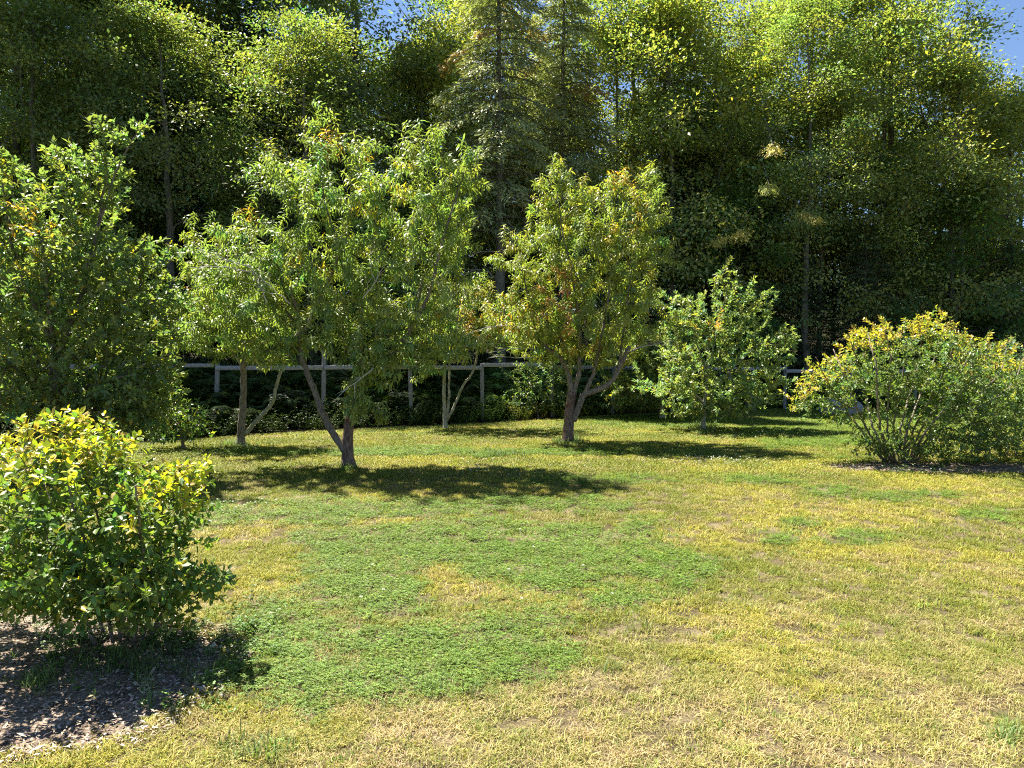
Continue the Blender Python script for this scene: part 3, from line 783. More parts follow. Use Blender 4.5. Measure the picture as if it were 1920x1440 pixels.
dead_twigs(t2, [(W(1010, 655, 14.2), W(915, 662, 14)), (W(1000, 670, 14.2), W(940, 668, 14)), (W(960, 610, 14), W(865, 632, 13.7)), (W(1175, 660, 13.9), W(1262, 640, 13.8))], 4, .4, .35, .010)

t3 = cloud_tree('peach_tree', 'small peach tree behind the large one, with a pale limb leaning right from its foot', 'tree', 13.6, (452, 838),
    [([(452, 838), (452, 800), (456, 740), (456, 680), (458, 620)], .080, .045),
     ([(458, 815), (485, 785), (510, 755), (520, 715), (535, 675), (560, 620)], .045, .024),
     ([(456, 690), (425, 640), (400, 580)], .030, .012), ([(457, 660), (480, 600), (490, 540)], .028, .012)],
    [(420, 560, 0, 95, 70, 1.0, 120), (380, 480, .2, 45, 75, .7, 40), (340, 600, 0, 50, 55, .7, 40), (480, 600, .2, 80, 50, .9, 60), (440, 640, 0, 100, 35, .8, 50), (345, 640, 0, 40, 24, .5, 14)],
    dict(PEACH, per_m=84, col=(.22, .28, .08)), group='peach trees on the lawn', barks=('bark_peach', 'bark_grey'),
    spots=[spot(380, 560, 13, .3, OR, .4), spot(400, 540, 13, .3, YE, .4)], gpar=dict(seg=.17, tip_r=.0028))

t4 = cloud_tree('peach_tree', 'thin two stemmed peach tree in front of the fence between the two main trees', 'tree', 17.0, (836, 810),
    [([(835, 810), (834, 780), (833, 730), (833, 680), (836, 630)], .055, .030),
     ([(838, 790), (842, 740), (843, 690), (848, 640)], .030, .018),
     ([(840, 785), (855, 755), (868, 722), (885, 700), (894, 670), (892, 630)], .034, .022)],
    [(880, 590, 0, 100, 55, 1.1, 120), (960, 610, 0, 70, 40, .9, 60), (800, 600, .3, 70, 60, .9, 60), (905, 530, 0, 20, 25, .3, 14), (870, 545, 0, 50, 30, .6, 30), (790, 690, -.2, 25, 35, .3, 14), (850, 640, 0, 110, 25, .8, 40)],
    dict(PEACH, per_m=80, size=.135, col=(.23, .29, .085), yellow=.04), group='peach trees on the lawn', barks=('bark_grey', 'bark_grey'),
    spots=[spot(890, 595, 16.2, .5, OR, .55), spot(930, 620, 16.2, .4, RO, .5), spot(905, 540, 16.5, .25, OR, .5), spot(990, 615, 16.3, .4, YE, .4)], gpar=dict(seg=.2, tip_r=.003))

APPLE = dict(kind='oval', per_m=60, Ls=.7, size=.095, angle=.62, droop=-.05, col=(.24, .31, .12), var=.22, yellow=.02, tpar=dict(up=1.6, out=.7, surf=2.4, dens=2.9, rag=.16))
t5 = cloud_tree('apple_tree', 'pale green apple tree with spiky upright shoots right of the central peach tree', 'tree', 16.8, (1318, 806),
    [([(1318, 806), (1320, 780), (1322, 740), (1326, 690), (1330, 620)], .060, .030), ([(1322, 760), (1290, 720), (1262, 670)], .026, .010), ([(1322, 745), (1365, 700), (1410, 655), (1450, 630)], .028, .010),
     ([(1326, 700), (1345, 620), (1365, 540)], .026, .008), ([(1325, 700), (1300, 620), (1285, 560)], .024, .008)],
    [(1330, 640, 0, 100, 80, 1.1, 130), (1370, 530, 0, 14, 40, .25, 12), (1345, 550, 0, 18, 40, .25, 14), (1410, 570, 0, 18, 45, .3, 16), (1290, 590, 0, 40, 50, .5, 34), (1385, 600, 0, 45, 50, .6, 40), (1440, 570, 0, 12, 30, .2, 9),
     (1480, 630, 0, 22, 26, .3, 14), (1450, 665, 0, 45, 40, .6, 34), (1330, 720, 0, 120, 50, 1.1, 110), (1430, 720, .3, 50, 35, .6, 30), (1280, 770, 0, 45, 18, .4, 16), (1370, 765, 0, 50, 20, .5, 20), (1235, 560, .5, 14, 24, .3, 8)],
    dict(APPLE, size=.105), barks=('bark_grey', 'bark_grey'), group='apple trees', minz=.2,
    spots=[spot(1330, 620, 15.8, .4, OR, .35), spot(1345, 600, 15.8, .3, RO, .3), spot(1310, 600, 15.8, .35, YE, .3)], gpar=dict(seg=.2, tip_r=.003))
t6 = cloud_tree('apple_tree', 'low leafy apple tree half hidden behind the central peach tree, close to the fence', 'tree', 19.8, (1242, 778),
    [([(1242, 778), (1240, 750), (1236, 700), (1230, 650)], .070, .030), ([(1240, 745), (1200, 700), (1180, 660)], .026, .010), ([(1240, 740), (1270, 690), (1290, 650)], .026, .010)],
    [(1215, 690, 0, 95, 70, 1.3, 160), (1190, 640, 0, 60, 40, .9, 50), (1270, 640, 0, 50, 50, .9, 50), (1220, 750, 0, 80, 22, .9, 36), (1160, 730, 0, 40, 36, .7, 50), (1250, 700, -.3, 60, 60, .9, 60)],
    dict(APPLE, size=.10, col=(.23, .29, .10)), barks=('bark_grey', 'bark_grey'), group='apple trees', minz=.25,
    spots=[spot(1200, 720, 19.6, .4, YE, .4)], gpar=dict(seg=.22, tip_r=.0035))
t7 = cloud_tree('apple_tree', 'big apple tree on the left edge with a long shoot reaching up to the right', 'tree', 10.2, (90, 880),
    [([(90, 890), (92, 820), (100, 740), (108, 650)], .12, .07), ([(108, 660), (60, 560), (20, 450), (5, 340)], .05, .012), ([(106, 670), (150, 560), (180, 440), (200, 320)], .05, .012),
     ([(180, 440), (215, 330), (250, 260), (285, 225)], .018, .004), ([(104, 700), (190, 620), (260, 540)], .045, .012), ([(100, 750), (40, 700, -.3), (-40, 640, -.4)], .045, .012), ([(104, 740), (180, 720, -.3), (250, 700, -.5)], .035, .01), ([(106, 680), (90, 560, -.5), (80, 450, -.6)], .04, .01)],
    [(60, 560, 0, 130, 130, 1.4, 230), (20, 400, 0, 50, 90, .8, 60), (130, 420, 0, 70, 90, .9, 90), (190, 330, 0, 50, 70, .5, 46), (220, 255, 0, 24, 22, .2, 9), (265, 235, 0, 22, 14, .15, 5), (185, 230, 0, 12, 22, .15, 6), (115, 300, 0, 30, 40, .4, 16), (15, 310, 0, 15, 35, .3, 10),
     (190, 520, 0, 110, 90, 1.2, 130), (270, 480, 0, 40, 40, .5, 22), (230, 630, 0, 100, 90, 1.1, 130), (60, 720, -.2, 140, 80, 1.3, 150), (250, 740, -.2, 70, 60, .9, 70), (140, 760, -.4, 110, 60, .9, 80), (310, 690, -.1, 35, 30, .4, 14), (325, 570, .1, 36, 46, .4, 18), (330, 470, .2, 16, 14, .2, 4), (270, 780, .3, 60, 40, .8, 50), (170, 800, .3, 90, 36, .8, 50), (290, 730, .4, 50, 50, .6, 40), (-80, 550, 0, 100, 200, 1.3, 100)],
    dict(APPLE, size=.10, per_m=58, Ls=.75, col=(.21, .28, .095)), barks=('bark_peach', 'bark_peach'), group='apple trees', minz=.3,
    spots=[spot(35, 400, 9.4, .3, OR, .5), spot(200, 375, 9.6, .22, YE, .6), spot(110, 425, 9.4, .22, OR, .5), spot(70, 555, 9.1, .25, YE, .6), spot(20, 330, 10, .15, OR, .4), spot(30, 480, 9.2, .3, YE, .4)],
    gpar=dict(seg=.15, tip_r=.0028))

# ------------------------------------------------------------------ bushes
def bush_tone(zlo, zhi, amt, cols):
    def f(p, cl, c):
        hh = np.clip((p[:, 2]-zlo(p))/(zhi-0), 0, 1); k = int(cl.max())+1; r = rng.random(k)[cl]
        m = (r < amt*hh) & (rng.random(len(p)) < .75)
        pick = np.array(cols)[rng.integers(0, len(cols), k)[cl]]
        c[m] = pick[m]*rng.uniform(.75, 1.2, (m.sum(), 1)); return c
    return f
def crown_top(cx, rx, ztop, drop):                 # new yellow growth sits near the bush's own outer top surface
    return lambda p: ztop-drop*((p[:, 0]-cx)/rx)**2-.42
D = 11.6; cxw = W(1710, 700, D)[0]
stems = []
for k in range(13):
    a = k/12.0; tx = 1560+a*330; sy = 690-60*math.sin(math.pi*a)
    stems.append(([(1690+26*(a-.5)*2, 868, rng.uniform(-.15, .15)), (1690+80*(a-.5)*2, 800, rng.uniform(-.4, .4)), (tx, sy+40, rng.uniform(-.8, .8)), (tx+(a-.5)*60, sy-20, rng.uniform(-1, 1))], .022, .007))
ZT = W(0, 590, D)[2]
b1 = cloud_tree('round_bush', 'wide rounded blueberry bush on the right with yellow new leaves on top', 'bush', D, (1690, 868), stems,
    [(1710, 680, 0, 120, 80, 1.2, 210), (1640, 625, 0, 50, 28, .4, 40), (1750, 610, 0, 50, 28, .4, 40), (1600, 705, 0, 75, 42, .9, 110), (1540, 730, 0, 55, 40, .6, 60), (1505, 755, 0, 24, 28, .3, 18), (1800, 700, 0, 80, 75, 1.1, 150),
     (1740, 760, -.1, 110, 60, 1.0, 120), (1830, 780, 0, 90, 60, 1.0, 120), (1650, 820, -.3, 50, 26, .4, 24), (1760, 830, -.2, 90, 30, .7, 50), (1790, 838, -.4, 100, 24, .5, 60), (1880, 815, -.3, 60, 34, .6, 50), (1580, 775, .1, 50, 30, .4, 30), (1640, 838, -.2, 60, 18, .3, 24), (1700, 850, -.35, 80, 14, .3, 30)],
    dict(kind='oval', per_m=72, Ls=.42, size=.068, angle=.7, droop=-.1, col=(.16, .235, .07), var=.22, mat='bush_leaf', yellow=.01, rmax=.02,
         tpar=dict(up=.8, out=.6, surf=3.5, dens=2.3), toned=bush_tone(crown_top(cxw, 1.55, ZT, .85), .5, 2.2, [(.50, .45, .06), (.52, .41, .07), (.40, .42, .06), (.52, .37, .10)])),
    group='blueberry bushes', barks=('bark_peach', 'bark_peach'), minz=.12, gpar=dict(seg=.14, kpath=.25, tip_r=.0022))
D = 12.4; ZT2 = W(0, 650, D)[2]
b2 = cloud_tree('round_bush', 'blueberry bush cut by the right edge, leaning on the wide rounded one', 'bush', D, (1905, 868),
    [([(1905+o*12, 868, 0), (1905+o*30, 800, 0), (1905+o*60, 720, rng.uniform(-.6, .6))], .018, .006) for o in (-2, -1, 0, 1, 2, 3)],
    [(1880, 720, 0, 70, 55, 1.0, 130), (1960, 730, 0, 90, 70, 1.1, 140), (1900, 790, -.2, 90, 45, .9, 90), (1850, 690, 0, 40, 24, .4, 26), (1900, 835, -.3, 90, 26, .6, 60), (1850, 848, -.5, 60, 14, .4, 24)],
    dict(kind='oval', per_m=72, Ls=.42, size=.068, angle=.7, droop=-.1, col=(.16, .235, .07), var=.22, mat='bush_leaf', rmax=.02,
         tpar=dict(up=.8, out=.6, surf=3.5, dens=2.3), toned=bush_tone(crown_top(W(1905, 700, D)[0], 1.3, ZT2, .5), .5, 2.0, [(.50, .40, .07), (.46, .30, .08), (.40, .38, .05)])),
    group='blueberry bushes', barks=('bark_peach', 'bark_peach'), minz=.12, gpar=dict(seg=.14, kpath=.25, tip_r=.0022))
D = 4.15; ZT3 = W(0, 770, D)[2]
rngs = [( -3, 0), (-2, 1), (-1, -1), (0, 0), (1, 1), (2, -1), (3, 0), (4, .5)]
b3 = cloud_tree('blueberry_bush', 'blueberry bush nearest the camera at lower left, its top leaves bright yellow green', 'bush', D, (240, 1190),
    [([(225+o*13, 1205, q*.08), (215+o*28, 1090, q*.18), (185+o*38, 980, q*.3), (170+o*42, 910, q*.4)], .011, .0045) for o, q in rngs],
    [(130, 980, -.12, 150, 140, .72, 270), (250, 1090, -.35, 110, 60, .35, 40), (100, 1100, -.35, 110, 60, .35, 40), (90, 850, .05, 100, 60, .4, 80), (190, 850, .05, 70, 40, .35, 40), (300, 950, 0, 75, 80, .5, 100), (240, 1060, -.1, 120, 80, .5, 110), (40, 1050, 0, 90, 80, .5, 70), (395, 1085, -.1, 48, 34, .22, 26), (330, 890, 0, 36, 26, .2, 16), (-90, 960, .1, 100, 150, .6, 90), (125, 785, .05, 36, 22, .2, 14), (60, 800, 0, 20, 16, .2, 5), (200, 790, 0, 20, 20, .2, 5), (375, 880, 0, 24, 26, .2, 10), (100, 1120, -.1, 90, 50, .4, 40), (230, 1135, -.1, 130, 36, .35, 50), (330, 1140, -.05, 60, 30, .3, 18)],
    dict(kind='broad', per_m=100, Ls=.24, size=.052, angle=.72, droop=-.12, upn=.7, col=(.15, .235, .05), var=.28, mat='bush_leaf', rmax=.007, single=300,
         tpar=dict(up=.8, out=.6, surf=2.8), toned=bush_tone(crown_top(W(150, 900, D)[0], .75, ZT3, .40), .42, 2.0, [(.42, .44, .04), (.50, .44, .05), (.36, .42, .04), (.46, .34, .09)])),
    group='blueberry bushes', barks=('bark_peach', 'bark_peach'), minz=.06, gpar=dict(seg=.07, kpath=.3, tip_r=.0012))

# shrubs at the fence and in the background
SH = dict(kind='oval', per_m=40, Ls=.6, size=.10, angle=.75, droop=.1, col=(.12, .20, .05), var=.25, tpar=dict(up=.6, out=.8, surf=2.6))
for (lab, D, bx, by, els, col) in [
    ('broad leaved shrub growing through the fence left of the central peach tree', 20.2, 1010, 785, [(1010, 720, 0, 60, 55, .9, 110), (975, 750, -.3, 45, 25, .6, 40), (940, 650, .6, 30, 20, .4, 16), (1050, 700, .2, 40, 50, .7, 40)], (.15, .23, .07)),
    ('pale grey green shrub behind the bush at the right edge', 17.5, 1890, 770, [(1890, 690, 0, 60, 55, .9, 110), (1850, 670, .3, 30, 30, .5, 22), (1900, 650, 0, 24, 25, .4, 14), (1960, 700, 0, 60, 60, .8, 60)], (.15, .22, .10)),
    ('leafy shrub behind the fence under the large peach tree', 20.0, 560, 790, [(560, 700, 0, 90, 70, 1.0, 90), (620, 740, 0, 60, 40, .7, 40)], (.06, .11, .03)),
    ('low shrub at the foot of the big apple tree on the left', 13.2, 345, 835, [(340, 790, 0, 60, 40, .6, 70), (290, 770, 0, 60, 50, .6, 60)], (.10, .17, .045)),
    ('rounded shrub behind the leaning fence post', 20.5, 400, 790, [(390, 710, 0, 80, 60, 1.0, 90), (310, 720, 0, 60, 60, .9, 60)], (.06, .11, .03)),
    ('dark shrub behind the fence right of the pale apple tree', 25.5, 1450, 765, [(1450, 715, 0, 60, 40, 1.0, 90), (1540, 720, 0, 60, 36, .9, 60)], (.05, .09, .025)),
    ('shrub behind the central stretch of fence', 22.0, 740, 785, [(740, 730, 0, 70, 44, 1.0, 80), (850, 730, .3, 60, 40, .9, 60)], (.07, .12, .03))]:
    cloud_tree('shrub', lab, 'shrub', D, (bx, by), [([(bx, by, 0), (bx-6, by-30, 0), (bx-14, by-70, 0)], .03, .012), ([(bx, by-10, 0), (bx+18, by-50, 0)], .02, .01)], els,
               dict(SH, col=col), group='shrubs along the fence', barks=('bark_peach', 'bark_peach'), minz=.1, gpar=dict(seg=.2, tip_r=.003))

# ------------------------------------------------------------------ the woods
def spray_leaves(C, O, n, rad, size, kind, flat=.42, tilt=.5):
    m = len(C); u = rng.normal(0, .5, (m, n, 3)); u[..., 2] *= flat
    r = rad[:, None, None]; P = C[:, None]+u*r
    P[..., 2] -= .25*r[..., 0]*np.sum(u[..., :2]**2, -1)
    D = u+O[:, None]*.4+rng.normal(0, .5, u.shape); D[..., 2] -= .25
    N = np.array([0, 0, .75])+O[:, None]*tilt+rng.normal(0, .42, u.shape)
    S = size*rng.uniform(.6, 1.2, (m, n)); cl = np.repeat(np.arange(m), n)
    return P.reshape(-1, 3), D.reshape(-1, 3), N.reshape(-1, 3), S.ravel(), cl

def broadleaf(name, H, z0, R, ncl, per, size, base, kind='oval', lean=0, tr=.2, var=.3, yellow=.0, seed=None):
    root = thing(name, '', 'tree', (0, -200, 0))
    tp = resample([[0, 0, -.3], [.1*lean, .1, H*.3], [.4*lean, -.1, H*.6], [.5*lean, .1, H*.93]], 26, .03)
    V, F = tube(tp, np.linspace(tr, .03, 26)*(1+.5*np.exp(-np.arange(26)/1.2)), 9, True, .12)
    limbs = [tp[5:]]
    T, E = [], []
    while len(T) < ncl:                              # lobed crown: clusters gather round the ends of big boughs
        z = rng.uniform(z0, H*1.0); f = (z-z0)/(H-z0); prof = R*(.45+.75*math.sin(math.pi*min(1, f*.86+.16)))*(1-.45*max(0, f-.7)/.3)
        a = rng.random()*6.283; c = np.array([math.cos(a), math.sin(a), 0])*prof*rng.uniform(.35, 1.0)**.6+np.array([tp[int(min(.99, z/H)*25)][0], 0, z])
        for q in range(rng.integers(3, 7)):
            p = c+rng.normal(0, 1, 3)*np.array([.75, .75, .40])*R*.19
            if p[2] < z0*.7: continue
            T.append(p); o = p-np.array([tp[12][0], 0, (z0+H)*.45]); E.append(unit(unit(o)*.8+np.array([0, 0, .25])))
    T = np.array(T[:ncl]); E = np.array(E[:ncl])
    P, par, r, fixed, shoots = grow(limbs, T, E, seg=.7, kpath=.25, bend=.3, tip_r=.010, expo=.44)
    v2, f2 = twig_mesh(P, par, r, fixed, rmax=.12, thin=.03)
    mesh_obj('trunk', V, F, M['bark_dark'], root, smooth=True); tag(mesh_obj('limbs', v2, f2, M['bark_dark'], root, smooth=True), kind='stuff')
    rad = rng.uniform(.40, .85, len(T))*(1+.3*(size > .14)); p, d, nn, s, cl = spray_leaves(T, E, per, rad, size, kind)
    c = tint_leaves(p, cl, base, var, yellow=yellow)
    V, F, C = leaf_arrays(p, d, nn, s, c, kind)
    tag(mesh_obj('crown', V, F, M['wood_leaf'], root, C), kind='stuff')
    return root

def conifer(name, H, z0, R, nb, per, size, base, brown=0.0, droop=.35, mat='needle', kind='spray'):
    root = thing(name, '', 'tree', (0, -200, 0))
    tp = resample([[0, 0, -.3], [.05, 0, H*.4], [-.05, 0, H]], 24, .015)
    V, F = tube(tp, np.linspace(.19*H/14, .015, 24), 9, True, .1)
    parts, PP, DD, NN, SS, CC = [], [], [], [], [], []; k0 = 0
    for b in range(nb):
        f = (b+rng.random())/nb; z = z0+(H-z0)*f**.92; L = R*(1-f)**.75*rng.uniform(.7, 1.15)+.35
        a = b*2.4+rng.normal(0, .3); o = np.array([math.cos(a), math.sin(a), 0]); s_ = np.array([-o[1], o[0], 0])
        t = np.linspace(0, 1, 8); q = np.array([0, 0, z])+o*(t*L)[:, None]+np.array([0, 0, 1])*((.18*t-droop*t*t)*L)[:, None]
        parts.append(tube(q, np.linspace(.012+.012*L, .004, 8), 4))
        n = int(per*L/R)+20; u = rng.random(n)**.7; w = (rng.random(n)*2-1)*.42*(1.05-u*.75)*L
        c = np.stack([np.interp(u, t, q[:, k]) for k in range(3)], 1)+s_*w[:, None]+rng.normal(0, .05, (n, 3))
        c[:, 2] -= .30*np.abs(w)+rng.random(n)*.12
        PP.append(c); DD.append(o*.9+s_*np.sign(w)[:, None]*.8+np.array([0, 0, -.35])+rng.normal(0, .35, (n, 3))); NN.append(np.array([0, 0, 1.])+rng.normal(0, .4, (n, 3)))
        SS.append(size*rng.uniform(.6, 1.3, n)); cc = np.array(base)*rng.uniform(.75, 1.3)*rng.uniform(.75, 1.25, (n, 1))
        tipm = (u > .78) & (rng.random(n) < .5); cc[tipm] = cc[tipm]*np.array([1.5, 1.35, 1.1])
        if rng.random() < brown: mm = (u > .45) & (rng.random(n) < .7); cc[mm] = np.array([.42, .25, .09])*rng.uniform(.7, 1.2, (mm.sum(), 1))
        CC.append(cc)
    v2, f2 = join(parts)
    mesh_obj('trunk', V, F, M['bark_dark'], root, smooth=True); mesh_obj('boughs', v2, f2, M['bark_dark'], root, smooth=True)
    V, F, C = leaf_arrays(np.concatenate(PP), np.concatenate(DD), np.concatenate(NN), np.concatenate(SS), np.clip(np.concatenate(CC), .01, .7), kind)
    tag(mesh_obj('crown', V, F, M[mat], root, C), kind='stuff')
    return root

G_OAK = (.22, .27, .085); G_MAPLE = (.30, .35, .10); G_DARK = (.06, .11, .028)
K = {}
K['oak'] = broadleaf('oak_tree', 16.5, 3.6, 3.7, 330, 84, .165, G_OAK, 'oval', .8, .24)
K['oak2'] = broadleaf('oak_tree', 17.5, 4.6, 3.5, 320, 84, .165, (.20, .25, .085), 'oval', -.9, .26)
K['maple'] = broadleaf('maple_tree', 14, 2.4, 3.4, 340, 84, .15, G_MAPLE, 'oval', .6, .17, yellow=.03)
K['maple2'] = broadleaf('maple_tree', 16, 3.6, 3.0, 310, 84, .15, (.30, .35, .10), 'oval', -.5, .18, yellow=.05)
K['ash'] = broadleaf('ash_tree', 18, 7, 2.7, 260, 80, .15, (.20, .25, .09), 'slim', .3, .2)
K['hemlock'] = conifer('hemlock_tree', 11, .6, 2.9, 110, 420, .135, (.07, .105, .045))
K['hemlock2'] = conifer('hemlock_tree', 15, 1.0, 3.0, 130, 400, .145, (.075, .11, .045))
K['cedar'] = conifer('cedar_tree', 17.5, 5.6, 2.3, 130, 420, .17, (.30, .34, .16), brown=.10, droop=.55)
K['maple_low'] = broadleaf('maple_tree', 12.6, 3.2, 2.7, 300, 84, .145, (.31, .36, .11), 'oval', .7, .13, yellow=.03)
K['tall'] = broadleaf('oak_tree', 20, 8.2, 3.1, 230, 80, .165, (.22, .28, .09), 'oval', 1.2, .20)
K['sapling'] = broadleaf('sapling', 7.5, .8, 1.9, 190, 60, .14, (.10, .175, .04), 'oval', .3, .06)

used = set()
def put(kind, X, Y, rz, s, label, group=None, sz=None):
    r = K[kind]; z = float(ground_z(X, Y)); sc = (s, s, sz or s)
    grp = group or 'woodland trees behind the fence'
    if kind in used: return copy_tree(r, (X, Y, z), rz, sc, label, grp)
    used.add(kind); r.location = (X, Y, z); r.rotation_euler = (0, 0, rz); r.scale = sc; r['label'] = label; r['group'] = grp
    return r
# (kind, photo column of the trunk, depth, spin, scale, label)
FRONT = [
 ('tall', 22, 22.2, .8, 1.0, 'tall bare stemmed tree at the far left edge, its thick trunk dark against the leaves'),
 ('tall', 1512, 24.0, 1.3, .70, 'dark straight trunked oak above the gap beside the round bush'),
 ('oak', 25, 25.0, .3, 1.25, 'tall oak with a dark bare trunk at the upper left corner'),
 ('hemlock', 140, 26.5, 1.0, 1.0, 'dark hemlock behind the big apple tree on the left'),
 ('oak2', 150, 29.0, 2.0, 1.25, 'oak crown above the left apple tree, second tree from the left corner'),
 ('hemlock2', 270, 28.0, 2.2, 1.0, 'tall dark hemlock above the long shoot of the left apple tree'),
 ('oak', 300, 30.5, 4.0, 1.35, 'broad oak showing between the dark hemlocks at upper left'),
 ('oak2', 400, 29.0, 2.7, 1.25, 'dark oak between the left apple tree and the large peach tree'),
 ('hemlock', 400, 26.0, 3.0, 1.08, 'dark hemlock left of the large peach tree'),
 ('hemlock2', 500, 26.5, 5.0, 1.12, 'tall hemlock directly behind the left side of the large peach tree'),
 ('oak', 590, 29.5, 2.6, 1.35, 'oak with blue sky gaps above the large peach tree'),
 ('hemlock', 640, 25.5, .6, 1.05, 'dark hemlock behind the crown of the large peach tree'),
 ('oak2', 690, 28.0, 5.6, 1.2, 'dark leaved oak above the right shoulder of the large peach tree'),
 ('hemlock2', 770, 27.5, 1.6, .92, 'hemlock right behind the top of the large peach tree'),
 ('maple', 830, 30.5, 1.2, 1.15, 'light green maple at the top centre, left of the brown tipped cedar'),
 ('cedar', 935, 22.9, 0.4, 1.0, 'cedar with brown tipped boughs and grey dead twigs at top centre'),
 ('cedar', 1055, 24.4, 2.9, .93, 'narrower cedar with rusty tips, right of the first cedar'),
 ('hemlock', 1000, 28.0, 4.4, 1.0, 'dark hemlock between the two cedars and the central peach tree'),
 ('oak2', 1190, 28.5, .9, 1.0, 'oak with a dark straight trunk above the central peach tree'),
 ('hemlock', 1290, 26.5, 2.4, .98, 'dark hemlock above the pale apple tree'),
 ('maple2', 1330, 27.5, 3.6, 1.0, 'bright maple right of the straight oak trunk'),
 ('hemlock', 1420, 25.6, 5.4, .82, 'hemlock with yellow tipped boughs painted as sunlit, above the spiky apple tree'),
 ('oak', 1500, 28.0, 5.2, 1.0, 'oak with a forked trunk above the gap between apple tree and round bush'),
 ('hemlock', 1560, 27.0, .2, .86, 'dark hemlock left behind the round bush'),
 ('maple', 1665, 27.0, 3.1, 1.12, 'brightest yellow green maple above the round bush'),
 ('hemlock', 1700, 28.5, 1.9, .95, 'dark hemlock right behind the round bush'),
 ('maple2', 1755, 29.0, 1.4, .88, 'maple whose crown ends against the blue sky at upper right'),
 ('hemlock', 1850, 27.0, 3.5, .80, 'dark hemlock above the right edge bush'),
 ('maple', 1900, 27.5, .8, .82, 'lower sunny maple at the right edge below the patch of sky'),
 ('maple_low', 1140, 26.6, .5, 1.1, 'slender sunlit maple right of the narrower cedar'),
 ('maple_low', 1265, 25.0, 2.2, 1.15, 'sunlit maple with pale green leaves above the pale apple tree'),
 ('maple_low', 1400, 28.5, 3.9, 1.05, 'light green maple above the hemlock boughs painted yellow as sunlit'),
 ('maple_low', 1530, 25.4, 5.1, .88, 'leaning light green maple over the gap beside the round bush'),
 ('maple_low', 1775, 24.6, 4.6, .92, 'bright maple above the right half of the round bush'),
 ('maple_low', 1900, 25.0, 2.9, .86, 'yellow green maple just under the patch of sky at the right edge'),
 ('oak2', 330, 20.9, 1.1, .70, 'dark oak right behind the tip of the left apple tree'),
 ('oak', 590, 21.6, 3.0, .74, 'dark oak behind the fence and the large peach tree'),
 ('oak', 90, 20.4, 4.4, .74, 'dark oak behind the left apple tree'),
 ('oak', 300, 26.0, 3.3, 1.0, 'half lit oak above the tip of the left apple tree'),
 ('maple_low', 800, 25.6, 1.9, 1.0, 'sunlit maple left of the brown tipped cedar'),
]
for kind, px, D, rz, s, lab in FRONT:
    D += 1.5
    put(kind, (px-960)/FPX*D, D, rz, s, lab)
back = [('tall', -16.5, 29), ('tall', 14.6, 28.5), ('oak2', -24, 32), ('hemlock2', -21, 27), ('oak', -17, 36), ('ash', -13.5, 36), ('maple', -10, 38), ('oak2', -1.5, 35), ('maple2', 1.5, 37), ('oak', -15.5, 22.5), ('oak2', -12.6, 25), ('maple2', -19, 19.5), ('hemlock2', 6.2, 30.5), ('hemlock2', 9.0, 31.5), ('hemlock2', 0.4, 31), ('ash', 8.3, 34),
        ('oak2', 11.5, 36), ('hemlock2', 18.5, 36), ('maple2', 28.5, 33), ('hemlock2', -8, 34), ('hemlock2', 3, 33), ('hemlock2', 10, 33), ('oak', 20, 44), ('oak2', -22, 46), ('oak', -14, 46), ('oak2', -6, 47),
        ('oak', 1, 46), ('hemlock2', 14, 45), ('hemlock2', -2, 43), ('hemlock2', -12, 42), ('hemlock2', -18, 41), ('hemlock2', 6, 41), ('hemlock2', 24, 40), ('oak', 30, 38), ('hemlock2', 29, 46), ('hemlock2', -28, 42), ('hemlock2', -25, 38)]
for i, (kind, X, Y) in enumerate(back):
    put(kind, X, Y, i*1.7, 1.0+.12*((i*37) % 5-2)/2, 'tall tree deeper in the woods behind the front row of trees', 'trees deeper in the woods')
for i, (px, D) in enumerate([(215, 23.4), (330, 24.2), (560, 23.0), (720, 23.5), (860, 24.5), (1110, 24.8), (1350, 25.5), (1510, 26.0), (1620, 25.4), (1790, 25.0), (1890, 24.6), (90, 22.6), (450, 24.6), (990, 25.4)]):
    put('sapling' if i % 3 == 0 else 'hemlock', (px-960)/FPX*D, D, i*2.1, [1.0, .50, .58][i % 3], 'young tree in the dark understorey just behind the fence', 'young trees behind the fence')


def bough_tip(parent, A, B, L, col, n=330):
    b = np.array(parent.location); c, s_ = math.cos(-parent.rotation_euler[2]), math.sin(-parent.rotation_euler[2]); R = np.array([[c, -s_, 0], [s_, c, 0], [0, 0, 1]])
    sc = np.array(parent.scale)
    q = resample([A, (A+B)/2+np.array([0, 0, .35]), B], 10, .01); V, F = tube(q, np.linspace(.02, .005, 10), 5)
    o = mesh_obj('bough', ((V-b)@R.T)/sc, F, M['bark_dark'], parent, smooth=True)
    d = unit(B-A); sd_ = unit(np.cross(d, [0, 0, 1.])); u = rng.random(n)**.6; w = rng.normal(0, .35, n)*L
    P = A+(B-A)*(.72+.30*u)[:, None]+sd_*w[:, None]+rng.normal(0, .05, (n, 3)); P[:, 2] -= .4*np.abs(w)+rng.random(n)*.25*L
    Vv, Ff, Cc = leaf_arrays(P, d+sd_*np.sign(w)[:, None]*.8+np.array([0, 0, -.4])+rng.normal(0, .3, (n, 3)), np.array([0, 0, 1.])+rng.normal(0, .4, (n, 3)), .13*rng.uniform(.6, 1.2, n), np.array(col)*rng.uniform(.6, 1.2, (n, 1)), 'spray')
    tag(mesh_obj('bough_needles', ((Vv-b)@R.T)/sc, Ff, M['needle'], o, Cc), kind='stuff')
hs = [o for o in COL.objects if o.get('label', '').startswith('hemlock with yellow tipped')][0]
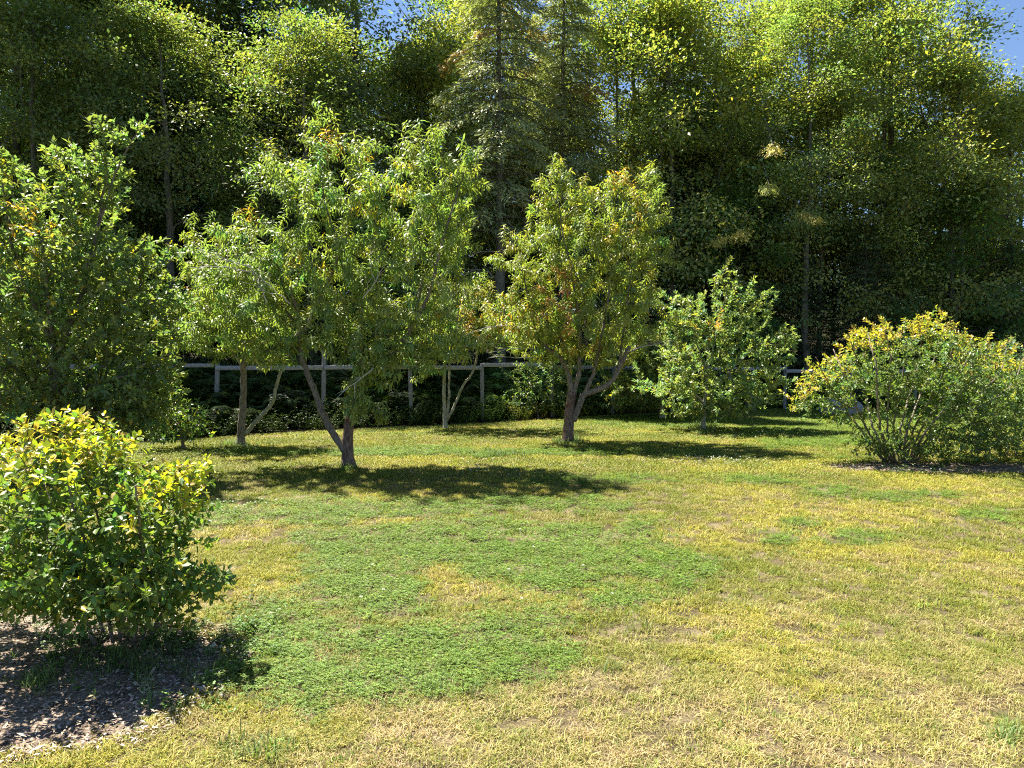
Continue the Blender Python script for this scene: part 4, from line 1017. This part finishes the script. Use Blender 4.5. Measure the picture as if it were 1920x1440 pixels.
for (px, py, r) in [(1452, 280, .45), (1442, 355, .42), (1385, 440, .40), (1340, 455, .22), (1530, 410, .3)]:
    bough_tip(hs, W(1422, py-50, 26.2), W(px, py, 22.4), r*.8, (.50, .42, .08) if px != 1442 else (.42, .44, .08))  # sunlight on the bough tips is painted as yellow needle colour
# dead grey twigs on the first cedar
ced = [o for o in bpy.data.objects if o.name == 'cedar_tree'][0]
A = []
for k in range(12):
    px0 = 936; py0 = 560-k*30+rng.uniform(-8, 8); sg = -1 if k % 2 else 1
    A.append((W(px0, py0, 24.5), W(px0+sg*rng.uniform(40, 95), py0+rng.uniform(-30, 20), 23.9+rng.uniform(-.4, .4))))
rzc = ced.rotation_euler[2]; ced_loc = np.array(ced.location)
cr, sr = math.cos(-rzc), math.sin(-rzc)
class _Dummy: pass
def dead_on(parent, A, n, L, r):
    b = np.array(parent.location); c, s_ = math.cos(-parent.rotation_euler[2]), math.sin(-parent.rotation_euler[2]); R = np.array([[c, -s_, 0], [s_, c, 0], [0, 0, 1]])
    for a0, a1 in A:
        m = 9; ln = np.linalg.norm(a1-a0); parts = []
        q = resample([a0, (a0+a1)/2+np.array([0, 0, .12*ln]), a1], m, .012*ln); parts.append((tube(q, np.linspace(r, r*.3, m), 5)))
        for k in range(n):
            i = rng.integers(1, m-1); dd = unit(unit(a1-a0)+rng.normal(0, .6, 3)); l = L*rng.uniform(.4, 1)
            w = resample([q[i], q[i]+dd*l*.5, q[i]+dd*l+np.array([0, 0, -.2*l])], 5); parts.append(tube(w, np.linspace(r*.5, r*.2, 5), 3))
        V, F = join(parts); mesh_obj('dead_branch', (V-b)@R.T, F, M['dead_twig'], parent, smooth=True)
dead_on(ced, A, 9, .7, .016)

_c = {}
for _m in bpy.data.meshes: _k = _m.name.split('.')[0]; _c[_k] = _c.get(_k, 0)+len(_m.polygons)
print(sorted(_c.items(), key=lambda q: -q[1])[:14])
print('objects', len(bpy.data.objects), 'tris', sum(len(m.polygons) for m in bpy.data.meshes))
